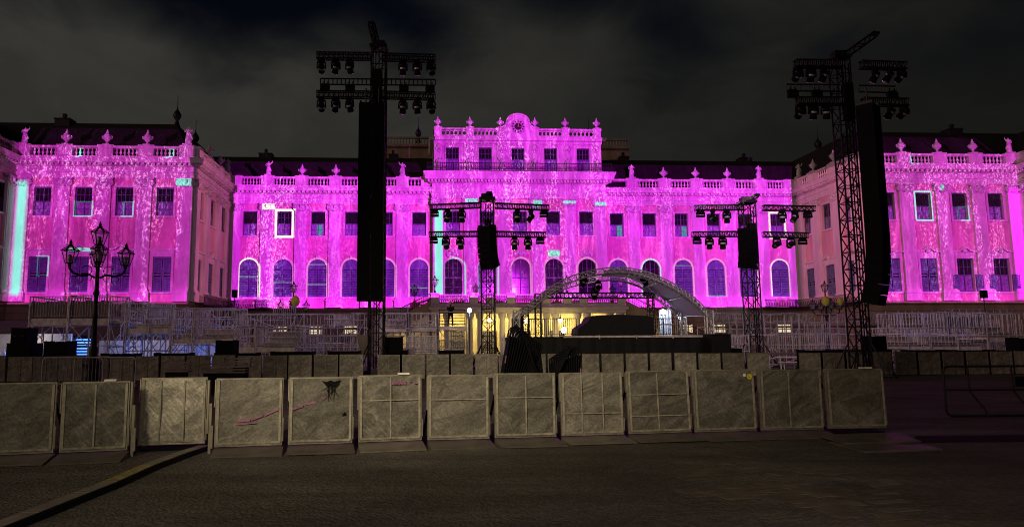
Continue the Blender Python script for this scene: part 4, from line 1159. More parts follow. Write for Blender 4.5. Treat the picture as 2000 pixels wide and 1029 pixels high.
def line_array(label, top, n, w, h, d, yaw, total_curve, group='line array speakers', start=.45):
    """column of speaker cabinets hung from the top, the lower ones tilting"""
    t = thing('line_array', label, 'speaker', top, yaw, group)
    c = MB(); c.hexa([(-w / 2, -d / 2, -h * 1.0), (w / 2, -d / 2, -h * 1.0), (w / 2 * .94, d / 2, -h * .99), (-w / 2 * .94, d / 2, -h * .99), (-w / 2, -d / 2, -.006), (w / 2, -d / 2, -.006), (w / 2 * .94, d / 2, -.01), (-w / 2 * .94, d / 2, -.01)])
    cm = c.mesh('cabinet', M['black'])
    g = MB(); g.box(-w / 2 * .985, -.012, -d / 2 - .02, -d / 2 - .004, -h * .985, -h * .012); g.box(.012, w / 2 * .985, -d / 2 - .02, -d / 2 - .004, -h * .985, -h * .012)
    gm_ = g.mesh('grille', M['grille'])
    y, z, ang = 0.0, -.14, 0.0
    for k in range(n):
        f = max(0, (k / n - start) / (1 - start)); ang = R(total_curve) * f * f
        o = obj('cabinet', cm, t); o.location = (0, y, z); o.rotation_euler.x = ang
        obj('grille', gm_, o)
        y += math.sin(-ang) * h * -1.0; z -= math.cos(ang) * h
    b = MB(); b.box(-w / 2 * .9, -w / 2 * .9 + .1, -d / 2, d / 2, -.13, 0); b.box(w / 2 * .9 - .1, w / 2 * .9, -d / 2, d / 2, -.13, 0); b.box(-w / 2 * .9 + .1, w / 2 * .9 - .1, -.08, .08, -.12, -.02); b.tube((0, 0, -.02), (0, 0, .75), .04, 5)
    b.build('flying_frame', M['mast'], t)
    return t


def tower(label, cat, base, top_z, w, n, arms, jib, rz=0.0):
    t = thing('truss_tower', label, cat, base, rz, 'black truss towers')
    m_ = MB(); truss(m_, (0, 0, .3), (0, 0, top_z), w, w, n, .045, .028, Vector((0, 1, 0))); m_.build('mast', M['mast'], t)
    b = MB(); b.box(-w * .75, w * .75, -w * .75, w * .75, .0, .3)
    for a in range(4):
        v = Matrix.Rotation(a * H + H / 2, 3, 'Z') @ Vector((w * 2.0, 0, .08)); b.tube((v.x * .4, v.y * .4, .15), v, .06, 5); b.tube((v.x * .9, v.y * .9, .1), (v.x * .35, v.y * .35, 1.6), .035, 5)
        b.lathe([(.16, 0), (.16, .06), (.04, .1)], (v.x, v.y, 0), 8)
    b.build('outrigger_base', M['mast'], t)
    hd = MB(); hd.box(-w * .62, w * .62, -w * .62, w * .62, top_z, top_z + .16); hd.box(-w * .45, w * .45, -w * .35, w * .35, top_z + .16, top_z + .42); hd.build('head_block', M['mast'], t)
    for (x0, x1, z0, z1, kind) in arms:
        a = MB()
        if kind == 'bar':
            a.tube((x0, -w * .6, z0 + .16), (x1, -w * .6, z1 + .16), .04, 5); a.tube((x0, -w * .6, z0 - .16), (x1, -w * .6, z1 - .16), .04, 5)
            for k in range(13): x = x0 + (x1 - x0) * k / 12; z = z0 + (z1 - z0) * k / 12; a.tube((x, -w * .6, z - .16), (x, -w * .6, z + .16), .03, 4)
        else: truss(a, (x0, -w * .75, z0), (x1, -w * .75, z1), .30, .32, 22, .035, .016)
        a.build('arm', M['mast'], t)
    j = MB(); truss(j, jib[0], jib[1], .26, .26, 5, .04, .025); j.box(jib[1][0] - .15, jib[1][0] + .15, jib[1][1] - .15, jib[1][1] + .15, jib[1][2] - .05, jib[1][2] + .08)
    for k in (.25, .6): jp = Vector(jib[0]).lerp(Vector(jib[1]), k); j.tube(jp, (jp.x, jp.y, top_z), .02, 4)
    j.build('jib', M['mast'], t)
    cb = MB()
    for dx_ in (-.12, .05, .22): cb.tube((dx_, -w * .55, top_z - .3), (dx_ * .7, -w * .58, .4), .03, 5)
    cb.box(-.2, .2, -w * .5 - .35, -w * .5, top_z - 3.2, top_z - 1.4)
    cb.build('cable', M['black'], t)
    return t


def tower_set(which, label, px, py_top, Y, w, n, arms_px, bars_px, jib_px, heads, floods, rz=0.0, hs=.90):
    b = at(px, 690, Y); X0 = b.x; tz = at(px, py_top, Y).z
    yf = Y - w * .75
    arms = []
    for (xa, ya, xb, yb, kind) in arms_px:
        A, Bp = at(xa, ya, yf), at(xb, yb, yf); arms.append((A.x - X0, Bp.x - X0, A.z, Bp.z, kind))
    ja, jb = at(*jib_px[0], Y), at(*jib_px[1], Y)
    t = tower(label, 'tower', (X0, Y, 0), tz, w, n, arms, ((ja.x - X0, 0, ja.z), (jb.x - X0, -.2, jb.z)), rz)
    for i, (hx, hy, tilt, pan, lab) in enumerate(heads):
        p = at(hx, hy, yf); moving_head(p, lab + ' of the ' + which, R(tilt), R(pan), hs, 'moving heads on the ' + which)
    for (hx, hy, lab) in floods:
        p = at(hx, hy, yf); flood(p, lab + ' of the ' + which, hs, 0, 'floodlights on the ' + which)
    return t


n6 = ['outermost on the left', 'second from the left', 'left of the mast', 'right of the mast', 'second from the right', 'outermost on the right']
T1 = 'tall left tower'
hd1 = []
for j, (hy, row) in enumerate(((117, 'upper arm'), (192, 'lower arm'))):
    for i, (hx, ti, pa) in enumerate(((628, 70, 8), (656, 28, 25), (683, 22, -30), (787, 10, 15), (815, 12, -12), (842, 62, -10))):
        hd1.append((hx, hy + (i > 2) * 3, ti, pa, 'black moving head on the ' + row + ', ' + n6[i] + ','))
tower_set(T1, 'tall black truss tower left of the clock block, with double speaker columns', 735, 97, 35.0, .74, 18,
          [(619, 110, 723, 111, 't'), (747, 112, 850, 115, 't'), (625, 158, 723, 159, 'bar'), (747, 159, 850, 160, 'bar'), (619, 185, 723, 186, 't'), (747, 186, 850, 189, 't')], None, ((738, 97), (726, 50)),
          hd1, [(635, 162, 'twin bar floodlight at the left end'), (684, 163, 'twin bar floodlight left of the mast'), (789, 164, 'twin bar floodlight right of the mast'), (840, 165, 'twin bar floodlight at the right end')])
za, zb = at(727, 200, 34.0).z, at(727, 583, 34.0).z
line_array('long black speaker column, left half of the pair on the tall left tower', (at(714.5, 200, 34.0).x, 34.0, za), 20, .64, (za - zb) / 20.0, .55, R(1), 2)
line_array('long black speaker column, right half of the pair on the tall left tower', (at(740, 200, 34.0).x, 34.0, za), 20, .62, (za - zb) / 20.0, .55, R(-1), 2)
T2 = 'tall right tower'
hd2 = []
for i, (hx, ti, pa) in enumerate(((1558, 70, 6), (1583, 20, 8), (1608, 25, 35), (1708, 30, 40), (1735, 32, 60), (1760, 60, 20))): hd2.append((hx, 131 + (i > 2) * 1, ti, pa, 'black moving head on the upper arm, ' + n6[i] + ','))
for i, (hx, ti, pa) in enumerate(((1563, 66, 6), (1588, 15, 8), (1613, 18, -20), (1738, 35, 40), (1765, 62, 20))): hd2.append((hx, 203, ti, pa, 'black moving head on the lower arm, ' + (n6[:3] + n6[4:])[i] + ','))
tower_set(T2, 'tall black truss tower in front of the right wing, with a curved speaker column', 1680, 118, 32.0, .66, 19,
          [(1552, 125, 1644, 126, 't'), (1680, 127, 1768, 130, 't'), (1538, 170, 1644, 171, 'bar'), (1680, 172, 1752, 174, 'bar'), (1556, 198, 1644, 198, 't'), (1684, 199, 1772, 201, 't')], None, ((1634, 121), (1704, 71)),
          hd2, [(1548, 173, 'twin bar floodlight at the left end'), (1595, 174, 'twin bar floodlight left of the mast'), (1742, 176, 'twin bar floodlight at the right end')])
za, zb = at(1702, 208, 31.4).z, at(1690, 583, 31.4).z
line_array('long black speaker column with curved foot on the tall right tower', (at(1694, 208, 31.0).x, 31.0, za), 20, .95, (za - zb) / 19.7, .72, R(40), 20, start=.55)
T3 = 'small left tower'
tower_set(T3, 'small black truss tower left of the arched stage roof', 954, 392, 44.0, .84, 12,
          [(839, 405, 940, 401, 't'), (967, 402, 1072, 406, 't'), (838, 458, 940, 457, 't'), (967, 457, 1066, 459, 't')], None, ((950, 392), (956, 378)),
          [(874, 410, 40, 20, 'black moving head on the upper arm, outer left,'), (902, 410, 25, -10, 'black moving head on the upper arm, inner left,'), (1010, 411, 0, 0, 'black moving head on the upper arm, inner right,'), (1037, 411, 38, 100, 'tilted black moving head on the upper arm, outer right,'),
           (871, 462, 32, -20, 'black moving head on the lower arm, outer left,'), (899, 462, 28, -15, 'black moving head on the lower arm, inner left,'), (1005, 463, 2, 0, 'black moving head on the lower arm, inner right,'), (1031, 463, 2, 10, 'black moving head on the lower arm, outer right,')],
          [(849, 409, 'twin bar floodlight at the left end of the upper arm'), (1062, 410, 'twin bar floodlight at the right end of the upper arm'), (847, 461, 'twin bar floodlight at the left end of the lower arm'), (1055, 462, 'twin bar floodlight at the right end of the lower arm')], hs=.97)
za, zb = at(955, 441, 43.2).z, at(960, 516, 43.2).z
line_array('short curved black speaker column on the small left tower', (at(951, 441, 43.2).x, 43.0, za), 8, 1.06, (za - zb) / 7.6, .70, R(-42), 34, start=.1)
T4 = 'small right tower'
tower_set(T4, 'small black truss tower in front of the inner right corner', 1474, 398, 44.0, .80, 12,
          [(1357, 406, 1455, 405, 't'), (1490, 406, 1591, 408, 't'), (1352, 458, 1455, 457, 't'), (1490, 458, 1577, 460, 't')], None, ((1438, 404), (1476, 383)),
          [(1392, 411, 36, -100, 'tilted black moving head on the upper arm, outer left,'), (1419, 411, 0, 0, 'black moving head on the upper arm, inner left,'), (1527, 411, 4, 0, 'black moving head on the upper arm, inner right,'), (1552, 411, 38, 100, 'tilted black moving head on the upper arm, outer right,'),
           (1385, 462, 2, 0, 'black moving head on the lower arm, outer left,'), (1411, 462, 2, 0, 'black moving head on the lower arm, inner left,'), (1517, 463, 75, 5, 'round-faced black moving head on the lower arm, inner right,'), (1544, 463, 75, -5, 'round-faced black moving head on the lower arm, outer right,')],
          [(1368, 410, 'twin bar floodlight at the left end of the upper arm'), (1577, 411, 'twin bar floodlight at the right end of the upper arm'), (1361, 462, 'twin bar floodlight at the left end of the lower arm'), (1567, 463, 'twin bar floodlight at the right end of the lower arm')], hs=.97)
za, zb = at(1456, 447, 43.2).z, at(1456, 520, 43.2).z
line_array('short black speaker column on the small right tower', (at(1459, 447, 43.0).x, 43.0, za), 8, 1.0, (za - zb) / 7.9, .70, R(25), 14, start=.1)

# ================================================================== the stage
def arc_pts(pts, Y, n=26):
    """smooth curve through surveyed points at one depth"""
    ps = [at(x, y, Y) for x, y in pts]; out = []
    for i in range(len(ps) - 1):
        p0, p1, p2, p3 = ps[max(i - 1, 0)], ps[i], ps[i + 1], ps[min(i + 2, len(ps) - 1)]
        for k in range(4):
            t = k / 4; out.append(.5 * ((2 * p1) + (p2 - p0) * t + (2 * p0 - 5 * p1 + 4 * p2 - p3) * t * t + (3 * p1 - p0 - 3 * p2 + p3) * t ** 3))
    out.append(ps[-1]); return out
SY = 42.0
xa, xb, sz = at(1000, 655, SY).x, at(1386, 655, SY).x, at(1200, 655, SY).z
stg = thing('stage', 'open air stage with black skirt and pale deck edge under the arched roof', 'stage', ((xa + xb) / 2, SY, 0)); hw = (xb - xa) / 2
m = MB(); m.box(-hw, hw, .02, 9.5, sz - .25, sz - .06); m.build('deck', M['black'], stg)
x4 = at(1100, 655, SY).x - (xa + xb) / 2
for k in range(4):
    a, b = x4 + (hw - x4) * k / 4, x4 + (hw - x4) * (k + 1) / 4
    m = MB(); m.box(a + .02, b - .02, -.06, .015, sz - .12, sz + .0); m.tube((b - .02, -.08, sz - .2), (b - .02, -.08, sz + .03), .035, 5); m.build('deck_edge', M['deck'], stg)
m = MB()
n = 40
for k in range(n):
    a, b = -hw + 2 * hw * k / n, -hw + 2 * hw * (k + 1) / n; ya, yb = .01 * math.sin(k * 2.3), .01 * math.sin((k + 1) * 2.3)
    m.add([(a, ya, 0), (b, yb, 0), (b, yb, sz - .13), (a, ya, sz - .13)], [(0, 1, 2, 3)])
m.build('skirt', M['tarp'], stg)
bx = MB(); a, b = at(1384, 655, 41).x, at(1422, 655, 41).x; c = (a + b) / 2
bx.box(a, b, 40.6, 43, 0, at(1400, 654, 41).z); bx.box(a - .04, b + .04, 40.56, 43.04, at(1400, 654, 41).z, at(1400, 652, 41).z)
bo = bx.build('stage_wing_box', M['tarp']); tag(bo, 'black cloth-covered box closing the right end of the stage', 'box')
cv = MB()
prof = [(1128, 656), (1129, 641), (1141, 634), (1150, 628), (1154, 617), (1180, 615), (1215, 614), (1272, 617), (1277, 622), (1278, 656)]
front = [at(x, y, 44.0) for x, y in prof]; back = [p + Vector((0, 2.6, 0)) for p in front]; n = len(prof)
mid = [p + Vector((0, .0, 0)) for p in front]
cv.add(front + back, [tuple(range(n))[::-1], tuple(range(n, 2 * n))] + [(i, (i + 1) % n, n + (i + 1) % n, n + i) for i in range(n)])
bm = bmesh.new(); me = cv.mesh('covered_heap', M['tarp']); bm.from_mesh(me); bmesh.ops.recalc_face_normals(bm, faces=bm.faces); bmesh.ops.bevel(bm, geom=list(bm.edges), offset=.07, segments=2, affect='EDGES'); bm.to_mesh(me); bm.free()
o = bpy.data.objects.new('covered_heap', me); COL.objects.link(o); tag(o, 'equipment heap under a black tarpaulin on the stage', 'covered heap')

roof_t = thing('stage_roof', 'arched truss stage roof with a pale fabric cover on its right half', 'stage roof', (at(1210, 655, 46).x, 46, 0))
def child(mb, name, mt, par, org): 
    mb.v = [p - Vector(org) for p in mb.v]; return mb.build(name, mt, par)
RO = roof_t.location.copy()
fr = arc_pts([(1004, 622), (1008, 610), (1030, 596), (1060, 571), (1100, 546), (1150, 529), (1205, 522), (1250, 527), (1290, 541), (1330, 562), (1360, 584), (1388, 612)], 43.6)
rr = arc_pts([(1018, 612), (1040, 592), (1061, 575), (1101, 555), (1150, 543), (1200, 538), (1250, 550), (1288, 576), (1314, 596), (1332, 611)], 50.0)
for pts in (fr, rr):
    m = MB(); off = .36
    cs = []
    for i, p in enumerate(pts):
        d = (pts[min(i + 1, len(pts) - 1)] - pts[max(i - 1, 0)]).normalized(); nr = Vector((d.z, 0, -d.x))
        if nr.z < 0: nr = -nr
        cs.append([p - nr * off * .0, p - nr * off + Vector((0, -.22, 0)), p - nr * off + Vector((0, .22, 0))])
    for a, b in zip(cs, cs[1:]):
        for k in range(3): m.tube(a[k], b[k], .04, 6); m.tube(a[k], b[(k + 1) % 3], .022, 4, cap=False)
    for a in cs:
        for k in range(3): m.tube(a[k], a[(k + 1) % 3], .025, 4, cap=False)
    child(m, 'arch_truss', M['alu'], roof_t, RO)
# fabric between the arches, right half
def resample(pts, n):
    L = [0]
    for a, b in zip(pts, pts[1:]): L.append(L[-1] + (b - a).length)
    out = []
    for k in range(n + 1):
        t = L[-1] * k / n; i = max(j for j in range(len(L)) if L[j] <= t + 1e-9); i = min(i, len(pts) - 2)
        out.append(pts[i].lerp(pts[i + 1], (t - L[i]) / max(1e-6, L[i + 1] - L[i])))
    return out
fa = resample([p for p in fr if p.x > at(1165, 530, 43.6).x], 16); ra = resample([p for p in rr if p.x > at(1172, 540, 50).x], 16)
cm = bpy.data.materials.new('roof_fabric'); cm.use_nodes = True; nt = cm.node_tree; bs = nt.nodes['Principled BSDF']
bs.inputs['Roughness'].default_value = .7
tcx = nt.nodes.new('ShaderNodeTexCoord'); fcol = noise(nt, tcx.outputs['Object'], 1.2, 4.0, .6, .6).ramp(.3, .7, .35, .75)
mx = mixc(nt, fcol, (.25, .24, .26), (.78, .76, .78)); nt.links.new(mx, bs.inputs['Base Color'])
tr = nt.nodes.new('ShaderNodeBsdfTranslucent'); tr.inputs[0].default_value = (.62, .60, .64, 1); ms = nt.nodes.new('ShaderNodeMixShader'); ms.inputs[0].default_value = .68
outn = nt.nodes['Material Output']; nt.links.new(bs.outputs[0], ms.inputs[1]); nt.links.new(tr.outputs[0], ms.inputs[2]); nt.links.new(ms.outputs[0], outn.inputs[0])
m = MB(); k_ = 6
g = [[fa[i].lerp(ra[i], j / k_) - Vector((0, 0, .12 + .16 * math.sin(math.pi * j / k_) * (1 if i % 4 else .2))) for j in range(k_ + 1)] for i in range(17)]
vs = [p for row in g for p in row]
m.add(vs, [(i * (k_ + 1) + j, (i + 1) * (k_ + 1) + j, (i + 1) * (k_ + 1) + j + 1, i * (k_ + 1) + j + 1) for i in range(16) for j in range(k_)], 0, True)
child(m, 'fabric_cover', cm, roof_t, RO)
m = MB()
for i in (0, 4, 8, 12, 16): m.tube(fa[i] - Vector((0, 0, .2)), ra[i] - Vector((0, 0, .2)), .045, 6)
for i in (3, 6): m.tube(fr[i * 2], rr[i * 2], .04, 5)
child(m, 'cross_tube', M['alu'], roof_t, RO)
m = MB(); a, b = at(1062, 577, 50), at(1273, 577, 50); truss(m, a, b, .35, .36, 26, .05, .025); child(m, 'cross_truss', M['mast'], roof_t, RO)
for px, pt, pb, Y, mt in ((1050, 574, 655, 49.5, 'mast'), (1270, 574, 655, 49.8, 'mast'), (1333, 608, 656, 50, 'alu'), (1384, 606, 690, 43.6, 'alu'), (1008, 606, 690, 43.6, 'alu'), (1026, 600, 655, 50, 'mast')):
    m = MB(); a = at(px, pt, Y); truss(m, (a.x, Y, 0), a, .40, .40, max(4, int(a.z / .5)), .05, .025, Vector((0, 1, 0))); child(m, 'truss_leg', M[mt], roof_t, RO)
for i, (px, py, Y, w) in enumerate(((1140, 536, 46, 'left one near the apex'), (1168, 549, 47, 'round one below the apex'), (1161, 562, 49.7, 'on the straight cross truss'), (1258, 534, 46, 'under the pale cover'))):
    moving_head(at(px, py, Y), 'small black moving head under the arched roof, ' + w, R((35, 70, 10, 45)[i]), R((30, 0, 0, -40)[i]), 1.0, 'moving heads under the arched roof')


def railing(mb, p, q, h, gap=.13, r=.018, z0=.12, post=2.0, rr=.028):
    p, q = Vector(p), Vector(q); L = (q - p).length; up = Vector((0, 0, 1)); n = max(1, int(L / gap))
    mb.tube(p + up * h, q + up * h, rr, 5); mb.tube(p + up * z0, q + up * z0, rr * .8, 5)
    for k in range(n + 1):
        x = p.lerp(q, k / n); mb.tube(x + up * z0, x + up * h, r, 4, cap=False)
    m_ = max(1, round(L / post))
    for k in range(m_ + 1):
        x = p.lerp(q, k / m_); mb.tube(x, x + up * h, rr * 1.15, 5)
    return mb
for (x0, x1, y0, y1, Y, lab) in ((1022, 1064, 623, 653, 45.0, 'curved end rail of bars at the left of the stage'), (1067, 1126, 622, 653, 45.5, 'barred railing on the stage in front of the lit passage'), (1277, 1326, 622, 653, 46.5, 'barred railing on the stage right of the black heap')):
    a, b = at(x0, y1, Y), at(x1, y1, Y); m = MB(); h = at(x0, y0, Y).z - a.z
    m.M = Matrix.Identity(4); railing(m, (0, 0, sz - a.z), (b.x - a.x, 0, sz - a.z), h + a.z - sz, .14)
    o = m.build('stage_railing', M['mast']); o.location = (a.x, Y, a.z); tag(o, lab, 'railing')
# curved white screen at the left end of the stage
m = MB(); n = 8
ps = [at(1000 + 21 * k / n, 655, 43.3 + 2.2 * math.sin(math.pi * .5 * k / n)) for k in range(n + 1)]; zt = [at(1000 + 21 * k / n, 622 - 8 * math.sin(math.pi * .5 * k / n), ps[k].y).z for k in range(n + 1)]
for k in range(n): m.add([(ps[k].x, ps[k].y, sz), (ps[k + 1].x, ps[k + 1].y, sz), (ps[k + 1].x, ps[k + 1].y, zt[k + 1]), (ps[k].x, ps[k].y, zt[k])], [(0, 1, 2, 3)])
for k in range(n + 1): m.tube((ps[k].x, ps[k].y - .03, sz), (ps[k].x, ps[k].y - .03, zt[k]), .025, 4)
o = m.build('curved_screen', M['sheet']); tag(o, 'curved barred screen at the left end of the stage', 'screen')
# white flood lamps that shine
for (px, py, Y, r, lab, pw) in ((1295, 609, 52, .20, 'white globe floodlight right of the black heap', 120), (917, 606, 52, .17, 'white floodlight beside the person on the platform', 90)):
    p = at(px, py, Y); t = thing('work_light', lab, 'work light', (p.x, Y, 0)); g = MB(); g.ball((0, 0, p.z), r, 10); g.build('globe', M['e_white'], t)
    s = MB(); s.tube((0, .1, 0), (0, .1, p.z - r * .9), .035, 6); s.box(-.12, .12, .0, .25, p.z - r - .06, p.z - r * .85)
    for a in range(3): s.tube((0, .1, .9), (.6 * math.cos(a * 2.1), .1 + .6 * math.sin(a * 2.1), .02), .025, 5)
    s.build('stand', M['mast'], t); lamp('work_light_lamp', 'POINT', p + Vector((0, -.05, -r - .15)), pw, (.55, .70, 1.0), .15)
m = MB(); a, b = at(1288, 640, 53), at(1312, 640, 53); n = 8
for k in range(n):
    xa_, xb_ = a.x + (b.x - a.x) * k / n, a.x + (b.x - a.x) * (k + 1) / n
    m.add([(xa_, 53 + .12 * (k % 2), .5), (xb_, 53 + .12 * ((k + 1) % 2), .5), (xb_, 53 + .12 * ((k + 1) % 2), at(1300, 605, 53).z), (xa_, 53 + .12 * (k % 2), at(1300, 605, 53).z)], [(0, 1, 2, 3)])
o = m.build('white_drape', M['white']); tag(o, 'white drape lit blue behind the right of the stage', 'drape')
m = MB(); p = at(1304, 655, 49); m.box(p.x - .9, p.x + .9, 48.7, 49.4, p.z + .75, p.z + .82)
for sx in (-.8, .8): m.tube((p.x + sx, 48.8, sz - .06), (p.x + sx * .8, 48.8, p.z + .75), .035, 5); m.tube((p.x + sx, 49.3, sz - .06), (p.x + sx * .8, 49.3, p.z + .75), .035, 5)
o = m.build('trestle_table', M['deck']); tag(o, 'pale trestle table beside the blue lit drape', 'table')
for px, h_, w in ((985, 651, 'left one'), (995, 650, 'right one')):
    p = at(px, 683, 48); t = thing('parasol', 'folded white parasol by the post lantern, ' + w, 'parasol', (p.x, 48, 0), 0, 'folded white parasols')
    zt_ = at(px, h_, 48).z; c = MB(); c.lathe([(.26, .7), (.30, .9), (.20, zt_ * .6), (.09, zt_ * .93), (.03, zt_)], (0, 0, 0), 8); c.build('canopy', M['white'], t)
    q = MB(); q.tube((0, 0, 0), (0, 0, zt_ + .1), .03, 6); q.lathe([(.28, 0), (.28, .06), (.05, .1)], (0, 0, 0), 10); q.build('pole', M['steel'], t)

# ================================================================== scaffold stands and rails between fence and palace
def stand(label, px0, px1, Y, py_rail, py_deck, fpx, dep=2.4, sheet=False, gap=.15, mt='steel', seats=0, base=0.0, rail2=True, cat='scaffold stand'):
    a, b = at(px0, py_deck, Y), at(px1, py_deck, Y); zd = (a.z + b.z) / 2; h = at((px0 + px1) / 2, py_rail, Y).z - zd; L = b.x - a.x; fh = abs(at(px0, py_deck + fpx, Y).z - a.z)
    t = thing('scaffold_stand', label, cat, (a.x, Y, 0), 0, 'scaffold stands behind the barriers')
    m = MB(); m.box(0, L, .06, dep, zd - .09, zd - .01); m.build('deck', M['deck'], t)
    nb = max(1, round(L / 2.2))
    for k in range(nb): m = MB(); m.box(L * k / nb + .03, L * (k + 1) / nb - .03, 0, .055, zd - fh, zd); m.box(L * (k + .5) / nb - .12, L * (k + .5) / nb + .12, -.012, 0, zd - fh * .6, zd - fh * .4); m.build('fascia_board', M['deck'], t)
    f = MB(); nx = max(1, round(L / 1.6))
    for k in range(nx + 1):
        x = L * k / nx
        for y in (-.03, dep): f.tube((x, y, base), (x, y, zd + h), .035, 5); f.box(x - .09, x + .09, y - .09, y + .09, base, base + .04)
        f.tube((x, -.03, zd * .45), (x, dep, zd * .9), .025, 4)
        if k < nx:
            x2 = L * (k + 1) / nx
            for y in (-.03, dep): f.tube((x, y, .25), (x2, y, zd - .2), .026, 4) if (k + int(y)) % 2 else f.tube((x2, y, .25), (x, y, zd - .2), .026, 4)
            f.tube((x, dep * .5, .2), (x2, dep * .4, zd - .15), .024, 4)
    for zz in (.3, zd * .5, zd - fh - .05):
        for y in (-.03, dep): f.tube((0, y, zz), (L, y, zz), .027, 5)
    f.build('scaffold_frame', M[mt], t)
    r_ = MB(); railing(r_, (0, -.0, zd), (L, -.0, zd), h, gap); 
    if rail2: railing(r_, (0, dep, zd), (L, dep, zd), h * 1.04, gap * 1.3); railing(r_, (0, 0, zd), (0, dep, zd), h, .3); railing(r_, (L, 0, zd), (L, dep, zd), h, .3)
    r_.build('railing', M[mt], t)
    if sheet:
        m = MB(); n = max(2, int(L / .28))
        for k in range(n): m.box(L * k / n + .012, L * (k + 1) / n - .012, .08 + .012 * (k % 2), .1 + .012 * (k % 2), zd + .01, zd + h * (.80 - .03 * ((k * 7) % 3)))
        m.build('sheet_panel', M['sheet'], t)
    for k in range(seats):
        m = MB(); z = zd + .25 + .32 * k; y = .5 + .75 * k; m.box(.15, L - .15, y, y + .3, z, z + .045); m.box(.15, L - .15, y + .32, y + .345, z - .3, z + .02)
        for x in (.4, L / 2, L - .4): m.tube((x, y + .15, zd - .02), (x, y + .15, z), .025, 4)
        m.build('bench', M['deck'], t)
    return t
stand('top left stand with sheet wall, two bays left of the street lamp', 57, 132, 40, 579, 622, 13, sheet=True)
stand('sheeted stand bay behind the tall street lamp', 134, 213, 40, 577, 622, 12, sheet=True)
stand('narrow ladder bay right of the street lamp with open gate', 216, 244, 40.2, 588, 626, 4, gap=.6)
stand('middle left stand with pale fascia and ribbed railing', 247, 335, 39.5, 601, 641, 10, sheet=False, seats=1)
stand('short bay with grid rails beside the middle left stand', 337, 375, 38.6, 602, 662, 9, gap=.3, seats=2)
stand('left stand with long pale fascia beside the black speaker box', 378, 456, 38.6, 602, 662, 9, gap=.17, seats=2)
stand('low bay under the pole-mounted small speaker', 461, 497, 37.6, 638, 679, 9, gap=.2, seats=1)
stand('low left stand with benches in front of the small street lamp', 499, 577, 37.6, 637, 679, 8, gap=.2, seats=3)
stand('platform on which the person in black stands', 855, 911, 48, 609, 637, 6, gap=2.0, rail2=False)
stand('right stand bay next to the tall right tower', 1732, 1816, 39, 641, 677, 4, gap=.22, seats=2)
stand('right stand bay with yellowish fascia', 1819, 1924, 39, 640, 677, 8, gap=.2, seats=2)
stand('rightmost stand with pale fascia over blue light', 1928, 2004, 38, 611, 659, 7, gap=.3, seats=2)
stand('sheeted upper stand behind the rightmost stands', 1852, 1926, 45, 609, 652, 3, sheet=True)
stand('far right upper stand in the dark', 1760, 1850, 46, 611, 650, 4, gap=.2, seats=2)
stand('stand bay left of the small left tower with a dim deck', 740, 794, 46, 612, 642, 5, gap=.18, seats=2)
stand('slim stand bay left of the person on the platform', 798, 852, 47, 611, 640, 5, gap=.25, seats=1)
def scaffold_run(label, px0, px1, Y, ys, seed, pitch=13):
    r_ = random.Random(seed); a, b = at(px0, 640, Y).x, at(px1, 640, Y).x; L = b - a; zs = [at((px0 + px1) / 2, y, Y).z for y in ys]
    t = thing('scaffold_tiers', label, 'scaffold', (a, Y, 0), 0, 'dense scaffold tiers before the palace'); f = MB(); n = max(2, int((px1 - px0) / pitch))
    for k in range(n + 1):
        x = L * k / n; top = zs[0] * (1 if k % 4 == 0 else r_.choice((1, .97, .8)))
        for y in (0, 1.1): f.tube((x, y, 0), (x, y, top - .15 * y), .03, 4)
        f.tube((x, 0, zs[len(zs) // 2]), (x, 1.1, zs[len(zs) // 2]), .024, 4)
        if k < n and r_.random() < .6: z0 = r_.choice(zs[1:]); f.tube((x, 0, z0), (L * (k + 1) / n, 0, min(zs[0], z0 + r_.uniform(.7, 1.3))), .022, 4)
    for z in zs:
        for y in (0, 1.1):
            x0 = 0
            while x0 < L - .4:
                x1 = min(L, x0 + r_.uniform(1.5, 4.5)); dz = r_.uniform(-.05, .05)
                if r_.random() < .85: f.tube((x0, y, z + dz), (x1, y, z + dz), .026, 4)
                x0 = x1
    f.build('scaffold_frame', M['steel'], t)
    for k in range(int(L / 1.5)):
        z = r_.choice(zs[1:]) + .06; w = r_.uniform(.9, 2.4); x = r_.uniform(0, max(.1, L - w)); y = r_.uniform(-.5, .6); m = MB(); m.box(x, x + w, y, y + .3, z, z + .045)
        for q in (x + .1, x + w - .1): m.tube((q, y + .15, z - .5), (q, y + .15, z), .022, 4)
        m.build('plank', M['deck'], t)
    for k in range(int(L / 2.6)):
        z = r_.choice(zs[1:]); w = r_.uniform(1.2, 2.2); x = r_.uniform(0, max(.1, L - w)); m = MB(); railing(m, (x, -.06, z), (x + w, -.06, z), 1.0, .14); m.build('railing', M['steel'], t)
    return t
scaffold_run('scaffold tiers left of the tall left tower, behind the benches', 462, 712, 50, (612, 625, 640, 655, 672), 1)
scaffold_run('scaffold tiers between the tall left tower and the person', 738, 850, 52, (612, 626, 641, 656, 672), 2)
scaffold_run('scaffold tiers right of the stage around the small right tower', 1398, 1560, 50, (613, 627, 642, 657, 673), 3)
scaffold_run('scaffold tiers between the small and the tall right tower', 1562, 1652, 50, (613, 627, 642, 657, 673), 4)
scaffold_run('scaffold tiers right of the tall right tower', 1732, 1862, 50, (607, 622, 637, 652, 670), 5)
scaffold_run('scaffold tiers at the right edge', 1864, 2010, 50, (603, 618, 634, 650, 668), 6)
scaffold_run('scaffold tiers behind the left stands', 236, 460, 48, (606, 622, 638, 654, 670), 7, 16)
